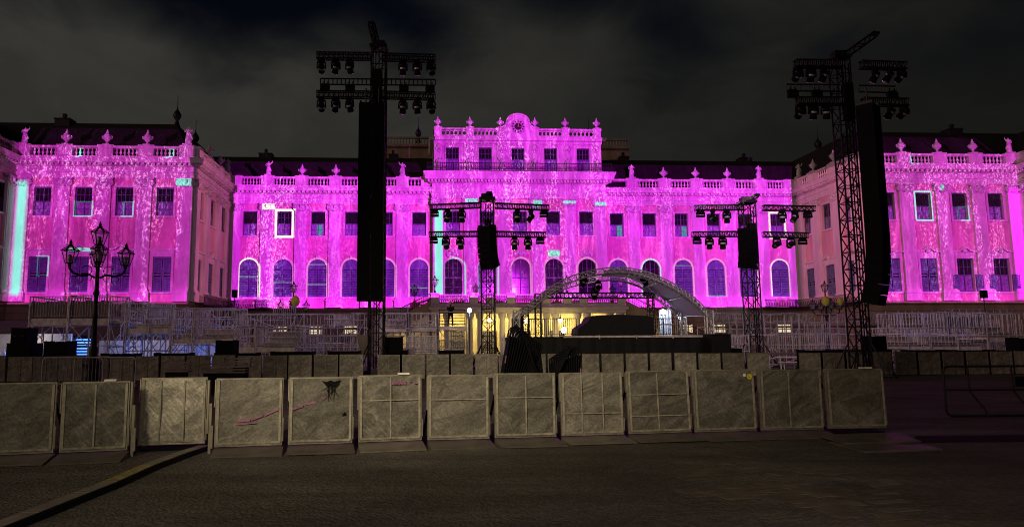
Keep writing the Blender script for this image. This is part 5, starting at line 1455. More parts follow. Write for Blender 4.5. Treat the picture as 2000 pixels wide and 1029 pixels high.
# horizontal safety rails round the person
m = MB(); p, q = at(858, 637, 48.6), at(908, 637, 48.6)
for k in range(6): m.tube((p.x, 48.7, p.z + .16 + .2 * k), (q.x, 48.7, p.z + .16 + .2 * k), .022, 5)
for x in (p.x, (p.x + q.x) / 2, q.x): m.tube((x, 48.7, p.z - .05), (x, 48.7, p.z + 1.2), .03, 5)
o = m.build('guard_rail', M['mast']); tag(o, 'low guard rail of horizontal tubes in front of the arched gate', 'railing')

# crowd barriers (steel, barred) ----------------------------------------------
def barrier_proto():
    t = thing('crowd_barrier', 'x', 'barrier', (0, 0, 0), 0, 'barred steel crowd barriers')
    f = MB(); L = 2.1
    f.path([(0, 0, .12), (0, 0, 1.0), (.08, 0, 1.1), (L - .08, 0, 1.1), (L, 0, 1.0), (L, 0, .12)], .024, 6); f.tube((0, 0, .22), (L, 0, .22), .02, 5); f.build('frame', M['steel'], t)
    b = MB()
    for k in range(1, 17): x = L * k / 17; b.tube((x, 0, .22), (x, 0, 1.09), .011, 4)
    b.build('bar', M['steel'], t, 'stuff')
    for x in (.35, L - .35):
        q = MB(); q.path([(x, -.28, .02), (x, -.05, .14), (x, 0, .2), (x, .05, .14), (x, .28, .02)], .018, 5); q.build('foot', M['steel'], t)
    return t
CB = barrier_proto(); first = True
def barriers(pxs, Y, z, where, rz=0.0):
    global first
    for i, px in enumerate(pxs):
        p = at(px, 640, Y); lab = 'barred barrier %s, %s from left' % (where, ORD[i])
        if first: t = CB; t['label'] = lab; first = False
        else: t = copy_thing(CB, lab)
        t.location = (p.x, Y, z); t.rotation_euler.z = rz + R((i * 37 % 7) - 3) * .6
def platform(label, px0, px1, Y, z, dep=3.0):
    a, b = at(px0, 640, Y).x, at(px1, 640, Y).x; t = thing('platform', label, 'platform', (a, Y, 0), 0, 'dark scaffold platforms'); L = b - a
    m = MB(); m.box(0, L, 0, dep, z - .12, z - .01); m.build('deck', M['plate'], t)
    f = MB(); n = max(2, round(L / 1.8))
    for k in range(n + 1):
        for y in (.05, dep - .05): f.tube((L * k / n, y, 0), (L * k / n, y, z - .12), .035, 5)
        if k < n: f.tube((L * k / n, .05, .2), (L * (k + 1) / n, .05, z - .2), .025, 4); f.tube((L * (k + 1) / n, dep * .5, .2), (L * k / n, dep * .5, z - .2), .025, 4)
    for zz in (z * .35, z * .7): f.tube((0, .05, zz), (L, .05, zz), .026, 4)
    f.build('scaffold_frame', M['steel'], t)
    for k in range(2):
        q = MB(); zz = z * (.45 + .3 * k); q.box(.2, L - .2, -.9 + .4 * k, -.55 + .4 * k, zz, zz + .05)
        for x in (.5, L / 2, L - .5): q.tube((x, -.7 + .4 * k, 0), (x, -.7 + .4 * k, zz), .03, 4)
        q.build('bench', M['deck'], t)
zf = at(600, 640, 58).z
platform('dark platform with barriers in front of the left palace basement', 458, 716, 58, zf); platform('dark platform with barriers in front of the right palace basement', 1386, 1604, 58, zf); platform('dark platform behind the tall right tower', 1608, 1762, 58, zf)
barriers([460 + 49 * k for k in range(5)], 58.1, zf, 'on the far left platform')
barriers([1388 + 49 * k for k in range(4)], 58.1, zf, 'on the far right platform'); barriers([1612 + 50 * k for k in range(3)], 58.1, zf, 'on the platform behind the tall right tower')
platform('low dark platform left of the tall left tower', 575, 702, 40.5, 1.0, 1.6); barriers([578, 636], 40.6, 1.02, 'in the pale row left of the tall left tower')
platform('low dark platform right of the small right tower', 1500, 1645, 40.5, 1.0, 1.6); barriers([1500, 1570], 40.6, 1.02, 'in the low row right of the small right tower')
# leaning flat panel, cages, ladder racks
def cage(label, px0, px1, Y, py0, py1, nx, nz, mt='steel', d=1.2):
    a, b = at(px0, py1, Y), at(px1, py0, Y); m = MB(); L, h = b.x - a.x, b.z - a.z
    for y in (0, d):
        for k in range(nx + 1): m.tube((L * k / nx, y, 0), (L * k / nx, y, h), .02 if 0 < k < nx else .035, 4)
        for k in range(nz + 1): m.tube((0, y, h * k / nz), (L, y, h * k / nz), .02 if 0 < k < nz else .035, 4)
    for x in (0, L):
        for zz in (0, h): m.tube((x, 0, zz), (x, d, zz), .03, 4)
        m.tube((x, 0, -a.z), (x, 0, 0), .035, 4); m.tube((x, d, -a.z), (x, d, 0), .035, 4)
    o = m.build('mesh_cage', M[mt]); o.location = (a.x, Y, a.z); tag(o, label, 'cage')
cage('square mesh cage left of the platform with the person', 797, 853, 42, 656, 690, 12, 7)
cage('low barred cage under the platform with the person', 857, 912, 42, 664, 682, 14, 1)
cage('stack of rails like a ladder left of the pale barrier row', 577, 622, 41.5, 636, 692, 5, 9)
cage('bluish equipment cage right of the stage', 1425, 1462, 43, 655, 686, 6, 2)
m = MB(); a = at(704, 690, 38); m.hexa([(0, 0, 0), (.55, 0, 0), (.55, .06, 0), (0, .06, 0), (-.28, .5, 1.05), (.30, .5, .98), (.30, .56, .98), (-.28, .56, 1.05)])
o = m.build('leaning_board', M['sheet']); o.location = (a.x, 38, a.z); tag(o, 'grey board leaning beside the foot of the tall left tower', 'board')
# slanted stair rails
for i, (x0, y0, x1, y1, Y, lab) in enumerate(((247, 583, 300, 602, 41, 'first slanting handrail right of the street lamp'), (280, 588, 335, 606, 42, 'second slanting handrail right of the street lamp'), (364, 600, 412, 620, 41, 'slanting handrail above the grid bay'), (388, 605, 440, 625, 42, 'slanting handrail near the pole speaker'), (480, 618, 540, 640, 41, 'slanting handrail in front of the far left platform'), (66, 580, 128, 589, 41, 'slanting handrail on the top left stand'))):
    a, b = at(x0, y0, Y), at(x1, y1, Y); m = MB()
    for dz in (0, -.5): m.tube((a.x, Y, a.z + dz), (b.x, Y, b.z + dz), .035, 5)
    for k in range(4): t_ = k / 3; q = a.lerp(b, t_); m.tube((q.x, Y, 0), (q.x, Y, q.z), .03, 5)
    o = m.build('stair_handrail', M['steel']); tag(o, lab, 'handrail')
# small loudspeakers on poles
for (px, pt, pb, Y, lab) in ((459, 566, 581, 44, 'small black speaker on a pole at the left wing corner'), (1920, 567, 582, 44, 'small black speaker on a pole before the right wing')):
    a, b = at(px, pt, Y), at(px, pb, Y); t = thing('pole_speaker', lab, 'speaker', (a.x, Y, 0)); m = MB(); h = a.z - b.z
    m.hexa([(-.17, -.15, b.z), (.17, -.15, b.z), (.13, .15, b.z), (-.13, .15, b.z), (-.17, -.15, a.z), (.17, -.15, a.z), (.13, .15, a.z), (-.13, .15, a.z)]); m.build('cabinet', M['black'], t)
    m = MB(); m.box(-.15, .15, -.17, -.153, b.z + .02, a.z - .02); m.build('grille', M['grille'], t); m = MB(); m.tube((0, 0, .02), (0, 0, b.z), .03, 6); m.box(-.3, .3, -.3, .3, 0, .03); m.build('pole', M['mast'], t)
# black speaker boxes behind the rear barriers
def sub(label, px0, px1, py0, Y, z0=0.0, py1=None):
    a, b = at(px0, py0, Y), at(px1, py0, Y); zb_ = z0 if py1 is None else at(px0, py1, Y).z; w = b.x - a.x; h = a.z - zb_
    t = thing('speaker_box', label, 'speaker', (a.x + w / 2, Y, zb_), 0, 'black speaker boxes behind the rear barriers')
    m = MB(); m.box(-w / 2, w / 2, 0, .9, 0, h)
    for s in (-1, 1): m.box(s * w / 2 - .03, s * w / 2 + .03, .02, .88, h, h + .03)
    m.build('cabinet', M['black'], t); m = MB(); m.box(-w / 2 + .05, w / 2 - .05, -.02, -.003, .05, h - .05); m.build('grille', M['grille'], t)
    for s in (-1, 1): m = MB(); m.box(s * (w / 2 - .2) - .08, s * (w / 2 - .2) + .08, -.05, -.022, h * .45, h * .55); m.build('handle', M['mast'], t)
sub('wide black speaker box at the left edge, lower of two', 13, 63, 671, 33.5); sub('narrower black box stacked on the leftmost speaker box', 22, 53, 641, 33.6, 0, 671.4)
sub('black speaker box left of the street lamp', 86, 131, 667, 33.5); sub('black speaker box under the left stand with the pale fascia', 421, 456, 665, 34.5)
sub('black speaker box right of the tall left tower', 751, 785, 658, 36.5); sub('black speaker box at the foot of the tall right tower', 1700, 1731, 657, 35); sub('black speaker box at the right edge of the picture', 1990, 2030, 660, 35)
for (x0, x1, py, lab) in ((90, 152, 695, 'low black bass box left of the street lamp'), (196, 262, 691, 'low black bass box right of the street lamp'), (300, 368, 690, 'low black bass box below the middle left stand'), (418, 500, 690, 'low black bass box below the pole speaker'), (528, 610, 687, 'low black bass box below the low left stand'), (640, 702, 686, 'low black bass box left of the tall left tower'), (748, 796, 684, 'low black bass box right of the tall left tower'), (856, 906, 684, 'low black bass box below the platform with the person'), (1572, 1642, 684, 'low black bass box left of the tall right tower'), (1655, 1742, 683, 'low black bass box below the tall right tower'), (1780, 1850, 684, 'low black bass box right of the tall right tower'), (1870, 1945, 684, 'low black bass box below the rightmost stand'), (1968, 2020, 685, 'low black bass box at the right edge')):
    sub(lab, x0, x1, py, 35.8)
m = MB(); a = at(1490, 680, 37); m.ball((0, 0, 0), .45, 10, .45); m.ball((-.45, 0, -.03), .3, 8, .5); m.ball((.42, .05, -.04), .3, 8, .5); o = m.build('sack', M['deck']); o.location = (a.x, 42.6, at(1490, 676, 42.6).z - .02); tag(o, 'pale ballast sack at the foot of the small right tower', 'sack')
m = MB(); bz = at(1490, 679, 42.6).z; m.box(a.x - 1.0, a.x + 1.0, 42.1, 43.1, 0, bz - .03); o = m.build('ballast_block', M['black']); tag(o, 'black ballast block carrying the pale sack', 'block')

# blue light, kiosk and lit things under the left stands
bd = thing('led_board', 'blue lit louvred board under the left stand beside the street lamp', 'led board', (at(164, 680, 46).x, 46, 0)); m = MB()
w = at(190, 680, 46).x - at(148, 680, 46).x; m.box(-w / 2, w / 2, .02, .15, .3, at(164, 655, 46).z); m.build('housing', M['black'], bd)
m = MB(); zt_ = at(164, 656, 46).z
for k in range(9): z = .4 + (zt_ - .5) * k / 9; m.box(-w / 2 + .08, w / 2 - .08, -.02, .01, z, z + (zt_ - .5) / 9 * .5)
m.build('light_bar', M['e_blue'], bd)
lamp('blue_led_light', 'POINT', at(164, 668, 45.2), 60, (.06, .22, 1.0), .3)
for (px, py, Y, pw) in ((300, 690, 42.5, 60), (345, 684, 43, 60), (430, 684, 41.5, 80), (30, 665, 42.5, 36), (1640, 660, 55, 40), (1790, 668, 44, 44), (1960, 680, 41.5, 44), (215, 670, 44.5, 36)):
    p = at(px, py, Y); lamp('blue_led_light', 'POINT', p, pw, (.06, .2, 1.0), .15)
    t = thing('led_can', 'small blue floor spot %s' % ({300: 'under the middle left stand', 345: 'under the short grid bay', 430: 'under the left stand by the black box', 30: 'in the kiosk', 1640: 'behind the tall right tower', 1790: 'under the right stands', 1960: 'under the rightmost stand', 215: 'behind the street lamp'}[px]), 'spotlight', (p.x, Y + .35, 0), 0, 'blue floor spots under the stands')
    m = MB(); m.lathe([(.10, .02), (.12, .1), (.12, .3), (.09, .34)], (0, 0, 0), 8); m.build('can', M['mast'], t); m = MB(); m.lathe([(.085, .345), (.03, .36)], (0, 0, 0), 8); m.build('lens', M['e_blue'], t)
for (x0, x1, y0, y1, Y, lab) in ((192, 330, 664, 702, 47.5, 'pale tarpaulin wall under the middle left stand'), (335, 462, 668, 702, 46.5, 'pale tarpaulin wall under the stand with the long fascia')):
    a, b = at(x0, y1, Y), at(x1, y0, Y); m = MB(); n = 18
    for k in range(n): m.add([(a.x + (b.x - a.x) * k / n, Y + .1 * (k % 2), 0), (a.x + (b.x - a.x) * (k + 1) / n, Y + .1 * ((k + 1) % 2), 0), (a.x + (b.x - a.x) * (k + 1) / n, Y + .1 * ((k + 1) % 2), b.z), (a.x + (b.x - a.x) * k / n, Y + .1 * (k % 2), b.z)], [(0, 1, 2, 3)], 0, True)
    o = m.build('tarpaulin_wall', M['white']); tag(o, lab, 'tarpaulin')
lamp('kiosk_bulb', 'POINT', at(250, 672, 45.5), 26, (1.0, .85, .6), .1)
kx = at(40, 690, 43).x
kk = thing('kiosk', 'market kiosk with purple awning and lit counter at the left edge', 'kiosk', (kx, 43, 0)); z1, z2 = at(40, 651, 43).z, at(40, 624, 43).z
m = MB(); m.hexa([(-3.5, -1.0, z1), (2.4, -1.0, z1), (2.4, 2.2, z2 - .3), (-3.5, 2.2, z2 - .3), (-3.5, -1.0, z1 + .06), (1.6, -1.0, z1 + .06), (1.2, 2.2, z2), (-3.5, 2.2, z2)]); m.build('awning', M['awning'], kk)
m = MB(); m.box(-3.4, 2.0, -.4, 0, 0, 1.0); m.build('counter', M['awning'], kk); m = MB(); m.box(-3.4, 2.0, 2.0, 2.1, 0, z1); m.build('back_wall', M['white'], kk)
m = MB()
for x in (-3.3, 1.9): m.tube((x, -.9, 0), (x, -.9, z1), .04, 6)
m.build('pole', M['steel'], kk)
lamp('kiosk_bulb', 'POINT', (kx - .3, 43.7, z1 - .3), 45, (1.0, .88, .62), .1)
m = MB()
for k in range(14): x = -3.0 + k * .35; m.lathe([(.08, 1.0), (.09, 1.2), (.04, 1.3), (.04, 1.4)], (x, -.2, 0), 6)
o = m.build('bottle_row', M['white'], None); o.location = kk.location; tag(o, 'pale cups and bottles lined up on the kiosk counter', 'bottles', kind='stuff')
for i, (x, h_) in enumerate(((1.15, 1.55), (1.7, 1.35))):
    m = MB(); m.lathe([(.32, 1.0), (.30, 1.1), (.18, 1.0 + h_ * .35), (.04, 1.0 + h_ * .5)], (0, 0, 0), 8); o = m.build('cloth_cone', M['white']); o.location = kk.location + Vector((x, -.2, 0)); tag(o, ('taller' if i == 0 else 'shorter') + ' white cone shaped wrap at the right end of the kiosk counter', 'wrap')

# ================================================================== person on the platform
pp = at(880, 637, 49.2)
PV = [(0, 0, .93, .15), (0, 0, 1.12, .15), (0, -.01, 1.34, .165), (0, 0, 1.48, .06), (0, -.02, 1.56, .05),
      (-.17, 0, 1.40, .075), (-.26, -.10, 1.15, .055), (-.12, -.28, 1.36, .042), (.17, 0, 1.40, .075), (.26, -.10, 1.15, .055), (.10, -.28, 1.38, .042),
      (-.10, 0, .86, .10), (-.14, -.01, .48, .07), (-.17, .01, .08, .05), (-.19, -.14, .05, .042), (.10, 0, .86, .10), (.14, -.01, .48, .07), (.16, .01, .08, .05), (.18, -.14, .05, .042)]
PE = [(0, 1), (1, 2), (2, 3), (3, 4), (2, 5), (5, 6), (6, 7), (2, 8), (8, 9), (9, 10), (0, 11), (11, 12), (12, 13), (13, 14), (0, 15), (15, 16), (16, 17), (17, 18)]
t = thing('person', 'person in dark clothes raising both hands to the face, standing on the platform', 'person', (pp.x, 49.2, pp.z))
obj('body', skin_mesh('body', PV, PE, M['cloth']), t)
m = MB(); m.lathe([(.045, 1.52), (.07, 1.56), (.085, 1.62), (.09, 1.69), (.08, 1.75), (.03, 1.79)], (0, -.03, 0), 10); m.ball((0, -.125, 1.655), .018, 6); m.ball((-.09, -.02, 1.66), .022, 6); m.ball((.09, -.02, 1.66), .022, 6); m.build('head', M['skin'], t)
m = MB(); m.lathe([(.098, 1.66), (.1, 1.72), (.085, 1.785), (.03, 1.81)], (0, .0, 0), 10); m.build('hair', M['hair'], t)
for s in (-1, 1):
    m = MB(); c = Vector((s * .10, -.29, 1.41)); m.box(c.x - .035, c.x + .035, c.y - .015, c.y + .015, c.z - .05, c.z + .04)
    for k in range(4): m.path([(c.x - .028 + .019 * k, c.y, c.z + .04), (c.x - .028 + .019 * k, c.y - .02, c.z + .09 - .006 * abs(k - 1.5)), (c.x - .028 + .019 * k, c.y - .055, c.z + .10)], .009, 5)
    m.path([(c.x - s * .035, c.y, c.z - .02), (c.x - s * .06, c.y - .03, c.z + .03), (c.x - s * .05, c.y - .05, c.z + .06)], .011, 5); m.build('hand', M['skin'], t)
m = MB(); m.box(pp.x - .06, pp.x + .06, 49.2 - .38, 49.2 - .345, pp.z + 1.44, pp.z + 1.53); m.tube((pp.x, 48.83, pp.z + 1.485), (pp.x, 48.78, pp.z + 1.485), .03, 8); o = m.build('camera', M['black']); tag(o, 'small dark camera held up by the person on the platform', 'camera')

# ================================================================== rear row of barriers
def rear_proto():
    t = thing('canvas_barrier', 'x', 'barrier', (0, 0, 0), 0, 'rear row of canvas covered barriers'); w, h = 1.13, 1.13
    f = MB(); f.box(0, .045, -.03, .03, .02, h); f.box(w - .045, w, -.03, .03, .02, h); f.box(.045, w - .045, -.03, .03, h - .045, h); f.box(.045, w - .045, -.03, .03, .02, .07); f.build('frame', M['frame'], t)
    c = MB(); n = 8
    for i in range(n):
        for j in range(n):
            q = [(.02 + (w - .04) * a / n, -.036 - .012 * math.sin(a * 2.1 + b * 1.3) * math.sin(b * .9 + 1), .04 + (h - .07) * b / n) for a, b in ((i, j), (i + 1, j), (i + 1, j + 1), (i, j + 1))]
            c.add(q, [(0, 1, 2, 3)], 0, True)
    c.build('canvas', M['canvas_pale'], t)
    s = MB(); s.box(w / 2 - .015, w / 2 + .015, -.055, -.05, .06, h - .05); s.box(.05, w - .05, -.054, -.049, .42, .44); s.build('seam', M['seam'], t)
    b = MB(); b.tube((.1, .03, .9), (.1, .75, .05), .025, 5); b.tube((w - .1, .03, .9), (w - .1, .75, .05), .025, 5); b.box(0, w, .03, .8, 0, .04); b.build('brace', M['grille'], t)
    return t
RP = rear_proto(); used = [False]
def rear(px0, px1, pitch, label):
    n = int((px1 - px0) / pitch + .5); idx = list(range(n))
    for i in idx:
        px = px0 + pitch * i; Y = 31.2 + 3.0 * (px / 2000.0); p = at(px, 715, Y)
        lab = label(i, n)
        if not used[0]: t = RP; t['label'] = lab; used[0] = True
        else: t = copy_thing(RP, lab)
        t.location = (p.x, Y, 0); t.rotation_euler.z = math.atan(3.0 / 2000 * 42) + R((i * 53 % 9) - 4) * .5
        t.scale = (pitch / 47.5 * (.955 if i % 3 else .93) * Y / 33.3, 1, 1 + ((i * 31) % 5 - 2) * .008)
rear(-34, 712, 49.8, lambda i, n: 'rear row barrier panel, %s to the left of the tall left tower' % ORD[n - 1 - i])
rear(738, 975, 47.6, lambda i, n: 'rear row barrier panel, %s to the right of the tall left tower' % ORD[i])
rear(1128, 1505, 47.4, lambda i, n: 'rear row barrier panel below the stage, %s right of the black barrier stack' % ORD[i])
rear(975, 1125, 47.6, lambda i, n: 'rear row barrier panel %s the tall black barrier stack' % ('mostly hidden by the left of', 'hidden behind', 'showing between the two piles of')[i % 3])
rear(1562, 2060, 46.8, lambda i, n: 'rear row barrier panel, %s right of the dark gap' % ORD[i])

# ================================================================== front row of barriers
edges = [(-18, 113), (118, 256), (271, 406), (418, 555), (561, 691), (698, 826), (832, 957), (963, 1087), (1093, 1219), (1224, 1350), (1353, 1477), (1482, 1607), (1613, 1730)]
labs = ['dark front barrier panel cut by the left picture edge', 'front barrier panel left of the gap with the cable ramp', 'bright creased front barrier panel set back over the cable ramp', 'front barrier panel with pink marks low on its canvas',
        'torn front barrier panel with a dark hole at its top', 'front barrier panel with a pink scribble near its top', 'front barrier panel left of the black barrier stack with diagonal scuffs', 'front barrier panel below the tall black barrier stack',
        'front barrier panel with two faint vertical seams, right of the black stack', 'front barrier panel with a cross of seams in its canvas', 'front barrier panel with yellow and white round stickers', 'front barrier panel right of the stickered one', 'last and dimmest panel at the right end of the front row']
def yedge(px): return 9.95 + 2.75 * (px + 18) / 1748.0
rnd = random.Random(3)
TOPY = 742
for i, ((x0, x1), lab) in enumerate(zip(edges, labs)):
    off = .42 if i == 2 else 0.0
    Ya, Yb = yedge(x0) + off, yedge(x1) + off; a, b = at(x0, 800, Ya), at(x1, 800, Yb); d = Vector((b.x - a.x, Yb - Ya, 0)); w = d.length
    ux = Vector((d.x, d.y, 0)).normalized() * .022; a = a + ux; w -= .044; Ya = Ya + ux.y
    h = 1.115 + .05 * i / 12 + rnd.uniform(-.012, .012)
    t = thing('canvas_barrier', lab, 'barrier', (a.x, Ya, 0), math.atan2(d.y, d.x), 'front row of canvas covered barriers')
    t.rotation_euler.x = R(rnd.uniform(-1.6, .4)); t.rotation_euler.y = R(rnd.uniform(-.45, .45)); zb_ = .10
    f = MB(); f.box(0, .035, -.025, .025, zb_, h); f.box(w - .035, w, -.025, .025, zb_, h); f.box(.035, w - .035, -.025, .025, h - .035, h); f.box(.035, w - .035, -.022, .022, zb_, zb_ + .035); f.build('frame', M['frame'], t)
    c = MB(); n = 14; g = []
    ph = rnd.uniform(0, 6)
    for q in range(n + 1):
        for p_ in range(n + 1):
            u, v = p_ / n, q / n; pin = min(1, 6 * u, 6 * (1 - u), 6 * v, 6 * (1 - v))
            g.append((.015 + (w - .03) * u, -.03 - .018 * pin * (math.sin(5 * u + 4 * v + ph) + math.sin(9 * v - 6 * u + 2 * ph) * .6), zb_ + .012 + (h - zb_ - .03) * v))
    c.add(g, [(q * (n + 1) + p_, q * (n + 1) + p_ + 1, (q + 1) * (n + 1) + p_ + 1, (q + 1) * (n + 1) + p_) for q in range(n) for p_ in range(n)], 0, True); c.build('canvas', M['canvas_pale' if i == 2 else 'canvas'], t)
    s = MB(); vs_ = {8: (.32, .66), 9: (.47,), 2: (.30, .66), 7: (.5,), 6: (), 0: (), 3: (), 4: (), 10: (), 12: (), 11: (.45,)}.get(i, (.5,)); hs_ = {9: (.28, .62), 5: (.62,), 8: (.35,), 7: (.62,), 6: (.62,)}.get(i, ())
    for u in vs_: s.box(w * u - .012, w * u + .012, -.062, -.056, zb_ + .04, h - .04)
    for v in hs_: s.box(.04, w - .04, -.061, -.055, zb_ + (h - zb_) * v - .008, zb_ + (h - zb_) * v + .008)
    for z_ in (zb_ + .035,): s.box(.03, w - .03, -.05, -.04, z_, z_ + .03)
    s.box(.02, .055, -.052, -.043, zb_ + .05, h - .03); s.box(w - .055, w - .02, -.052, -.043, zb_ + .05, h - .03)
    s.build('seam', M['seam'], t)
    hp = MB(); hp.box(w + .004, w + .016, -.03, .03, .16, h * .42 + rnd.uniform(-.15, .1)); hp.build('hinge_bar', M['frame'], t); hp = MB(); z_ = h * rnd.uniform(.5, .7); hp.box(-.018, -.004, -.035, .03, z_, h - .02); hp.build('hinge_bar', M['frame'], t)
    br = MB(); br.tube((.06, .03, h * .85), (.06, .85, .06), .022, 5); br.tube((w - .06, .03, h * .85), (w - .06, .85, .06), .022, 5); br.box(0, w, .03, .95, .0, .03); br.build('brace', M['grille'], t)
    if i != 2 and i < 12:
        fp = MB(); d0 = -.50 - .05 * math.sin(i * 2.0); fp.hexa([(.0, d0, .004), (w + .02, d0 - (.05 if i % 3 == 0 else 0), .004), (w + .02, .02, .004), (.0, .02, .004), (.0, d0 + .02, .02), (w + .02, d0 + .02, .02), (w + .02, .02, .085), (.0, .02, .085)]); fp.build('foot_plate', M['plate'], t)
    if i == 3:
        m = MB()
        for (u0, u1, z0, z1, th) in ((.30, .52, .46, .475, .035), (.53, .70, .48, .54, .03), (.74, .95, .55, .64, .03), (.3, .6, .42, .44, .012)):
            m.hexa([(w * u0, -.058, z0), (w * u1, -.058, z1), (w * u1, -.05, z1), (w * u0, -.05, z0), (w * u0, -.058, z0 + th), (w * u1, -.058, z1 + th), (w * u1, -.05, z1 + th), (w * u0, -.05, z0 + th)])
        m.build('pink_mark', M['pink'], t)  # pink strokes laid over the canvas
    if i == 4:
        m = MB()
        for (u0, u1, z0, z1, th) in ((.05, .22, .62, .67, .03), (.24, .42, .69, .73, .03), (.5, .62, .78, .82, .02)):
            m.hexa([(w * u0, -.058, z0), (w * u1, -.058, z1), (w * u1, -.05, z1), (w * u0, -.05, z0), (w * u0, -.058, z0 + th), (w * u1, -.058, z1 + th), (w * u1, -.05, z1 + th), (w * u0, -.05, z0 + th)])
        m.build('pink_mark', M['pink'], t)  # short pink strokes just off the canvas
        m = MB(); k0 = (w * .64, h - .14)
        m.prism([(w * .50, h - .05), (w * .60, h - .17), (w * .645, h - .11), (w * .66, h - .30), (w * .68, h - .13), (w * .74, h - .15), (w * .80, h - .045), (w * .70, h - .07), (w * .64, h - .05), (w * .57, h - .075)][::-1][::-1], -.066, -.058)
        for k in range(9):
            an = rnd.uniform(2.6, 5.6); L_ = rnd.uniform(.08, .26); p0 = Vector((k0[0] + rnd.uniform(-.12, .1), -.064, k0[1] + rnd.uniform(-.05, .02))); m.tube(p0, p0 + Vector((L_ * math.cos(an), 0, L_ * math.sin(an))), .007, 4, .002)
        m.prism([(w * .83, .52), (w * .90, .54), (w * .88, .585), (w * .85, .56)], -.066, -.058)
        m.build('tear', M['grille'], t)
    if i == 5:
        m = MB(); px_ = w * .52; z_ = h - .145; pts = []
        for k in range(19): pts.append((px_ + k * .0125, -.062, z_ + (.028 if k % 2 else -.01) * (1 if k < 12 else .6)))
        m.path(pts, .007, 4); m.path([(px_ + .28, -.062, z_ + .02), (px_ + .33, -.062, z_ + .04), (px_ + .36, -.062, z_ + .0), (px_ + .43, -.062, z_ + .01)], .008, 4); m.path([(px_ - .01, -.062, z_ + .035), (px_ + .24, -.062, z_ + .03)], .006, 4); m.build('pink_mark', M['pink'], t)
    if i == 10:
        for (u, z_, r_, mt, lb) in ((.905, h - .125, .05, 'yellow', 'yellow round sticker'), (.825, h - .10, .028, 'white', 'small white round sticker'), (.76, h - .165, .036, 'plate', 'scraped off grey sticker')):
            m = MB(); m.M = Matrix.Translation((w * u, -.066, z_)) @ Matrix.Rotation(H, 4, 'X'); m.lathe([(r_, 0), (r_, .004)], (0, 0, 0), 20); o = m.build('sticker', M[mt], t); o['label'] = lb
            if mt == 'yellow':
                m = MB(); y_ = -.0705; m.box(w * u - .014, w * u - .004, y_, y_ + .0015, z_ - .022, z_ + .026); m.box(w * u - .004, w * u + .02, y_, y_ + .0015, z_ - .022, z_ - .012); m.build('letter_l', M['iron'], o)
    if i in (5, 12, 1):
        m = MB(); m.box(w * .62, w * .80, -.06, .03, h + .002, h + .03); m.build('tape_patch', M['deck'], t)
# post with clamp at the gap of the cable ramp, and the cable ramp itself
for (px, lab) in ((262, 'loose steel post left of the set back panel'), (412, 'loose steel post right of the set back panel')):
    Y = yedge(px) + .02; p = at(px, 800, Y); m = MB(); m.box(-.02, .02, -.02, .02, 0, .75); m.box(.024, .05, -.03, .0, .08, .42); m.box(-.05, -.024, -.03, .02, .30, 1.10); o = m.build('gate_post', M['frame']); o.location = (p.x, Y, 0); tag(o, lab, 'post')
m = MB(); ps = [Vector((-5.15, 5.4, 0)), Vector((-4.82, 6.35, 0)), Vector((-4.58, 7.6, 0)), Vector((-4.36, 9.0, 0)), Vector((-4.12, 10.6, 0)), Vector((-3.9, 12.4, 0))]
q0, q1, q2 = at(40, 1023, 6.6), at(215, 955, 7.9), at(372, 888, 10.1)
def gpt(px, py):
    d = _f + _r * ((px - CX) / FPX) + _u * ((CY - py) / FPX); t_ = -EYE / d.z; return Vector((d.x * t_, d.y * t_, 0))
ln = [gpt(-40, 1052), gpt(60, 1012), gpt(160, 972), gpt(215, 950), gpt(290, 916), gpt(350, 893), gpt(400, 876)]
for nm_, mt, lo, hi in (('rubber_base', 'plate', 0, len(ln) - 1),):
    for a, b in zip(ln, ln[1:]):
        d = (b - a).normalized(); nr = Vector((-d.y, d.x, 0))
        q = [a - nr * .15, b - nr * .15, b + nr * .15, a + nr * .15]
        m.hexa([v + Vector((0, 0, .003)) for v in q] + [q[0] + nr * .05 + Vector((0, 0, .05)), q[1] + nr * .05 + Vector((0, 0, .05)), q[2] - nr * .05 + Vector((0, 0, .05)), q[3] - nr * .05 + Vector((0, 0, .05))])
rt = m.build('cable_ramp', M['grille']); tag(rt, 'long low cable ramp running under the set back barrier panel', 'cable ramp')
m2 = MB()
for k, (a, b) in enumerate(zip(ln, ln[1:])):
    d = (b - a).normalized(); nr = Vector((-d.y, d.x, 0)); q = [a - nr * .07, b - nr * .07, b + nr * .10, a + nr * .10]; g_ = d * .006
    m2 = MB(); m2.hexa([q[0] + g_ + Vector((0, 0, .0515)), q[1] - g_ + Vector((0, 0, .0515)), q[2] - g_ + Vector((0, 0, .0515)), q[3] + g_ + Vector((0, 0, .0515)), q[0] + g_ + Vector((0, 0, .06)), q[1] - g_ + Vector((0, 0, .06)), q[2] - g_ + Vector((0, 0, .06)), q[3] + g_ + Vector((0, 0, .06))])
    o = m2.build('lid', M['ochre_paint' if k == 3 else 'frame'], rt)
    if k == 3: o['label'] = 'worn yellow lid segment'
# loose plates lying at the right end
def slab(pts, z0, z1, label, mt='plate'):
    g_ = [gpt(*p) for p in pts]; m = MB(); m.hexa([p + Vector((0, 0, z0)) for p in g_] + [p + Vector((0, 0, z1)) for p in g_]); o = m.build('floor_plate', M[mt]); tag(o, label, 'floor plate')
slab([(1690, 885), (1842, 880), (1770, 862), (1620, 866)], .004, .03, 'steel floor plate lying flat at the right end of the front row')
slab([(1650, 872), (1800, 868), (1755, 851), (1600, 856)], .034, .06, 'second floor plate stacked askew on the first')
slab([(1775, 864), (2080, 862), (2080, 849), (1790, 852)], .004, .012, 'long dark strip lying on the gravel at the right', 'grille')  # thin dark strip at ground level
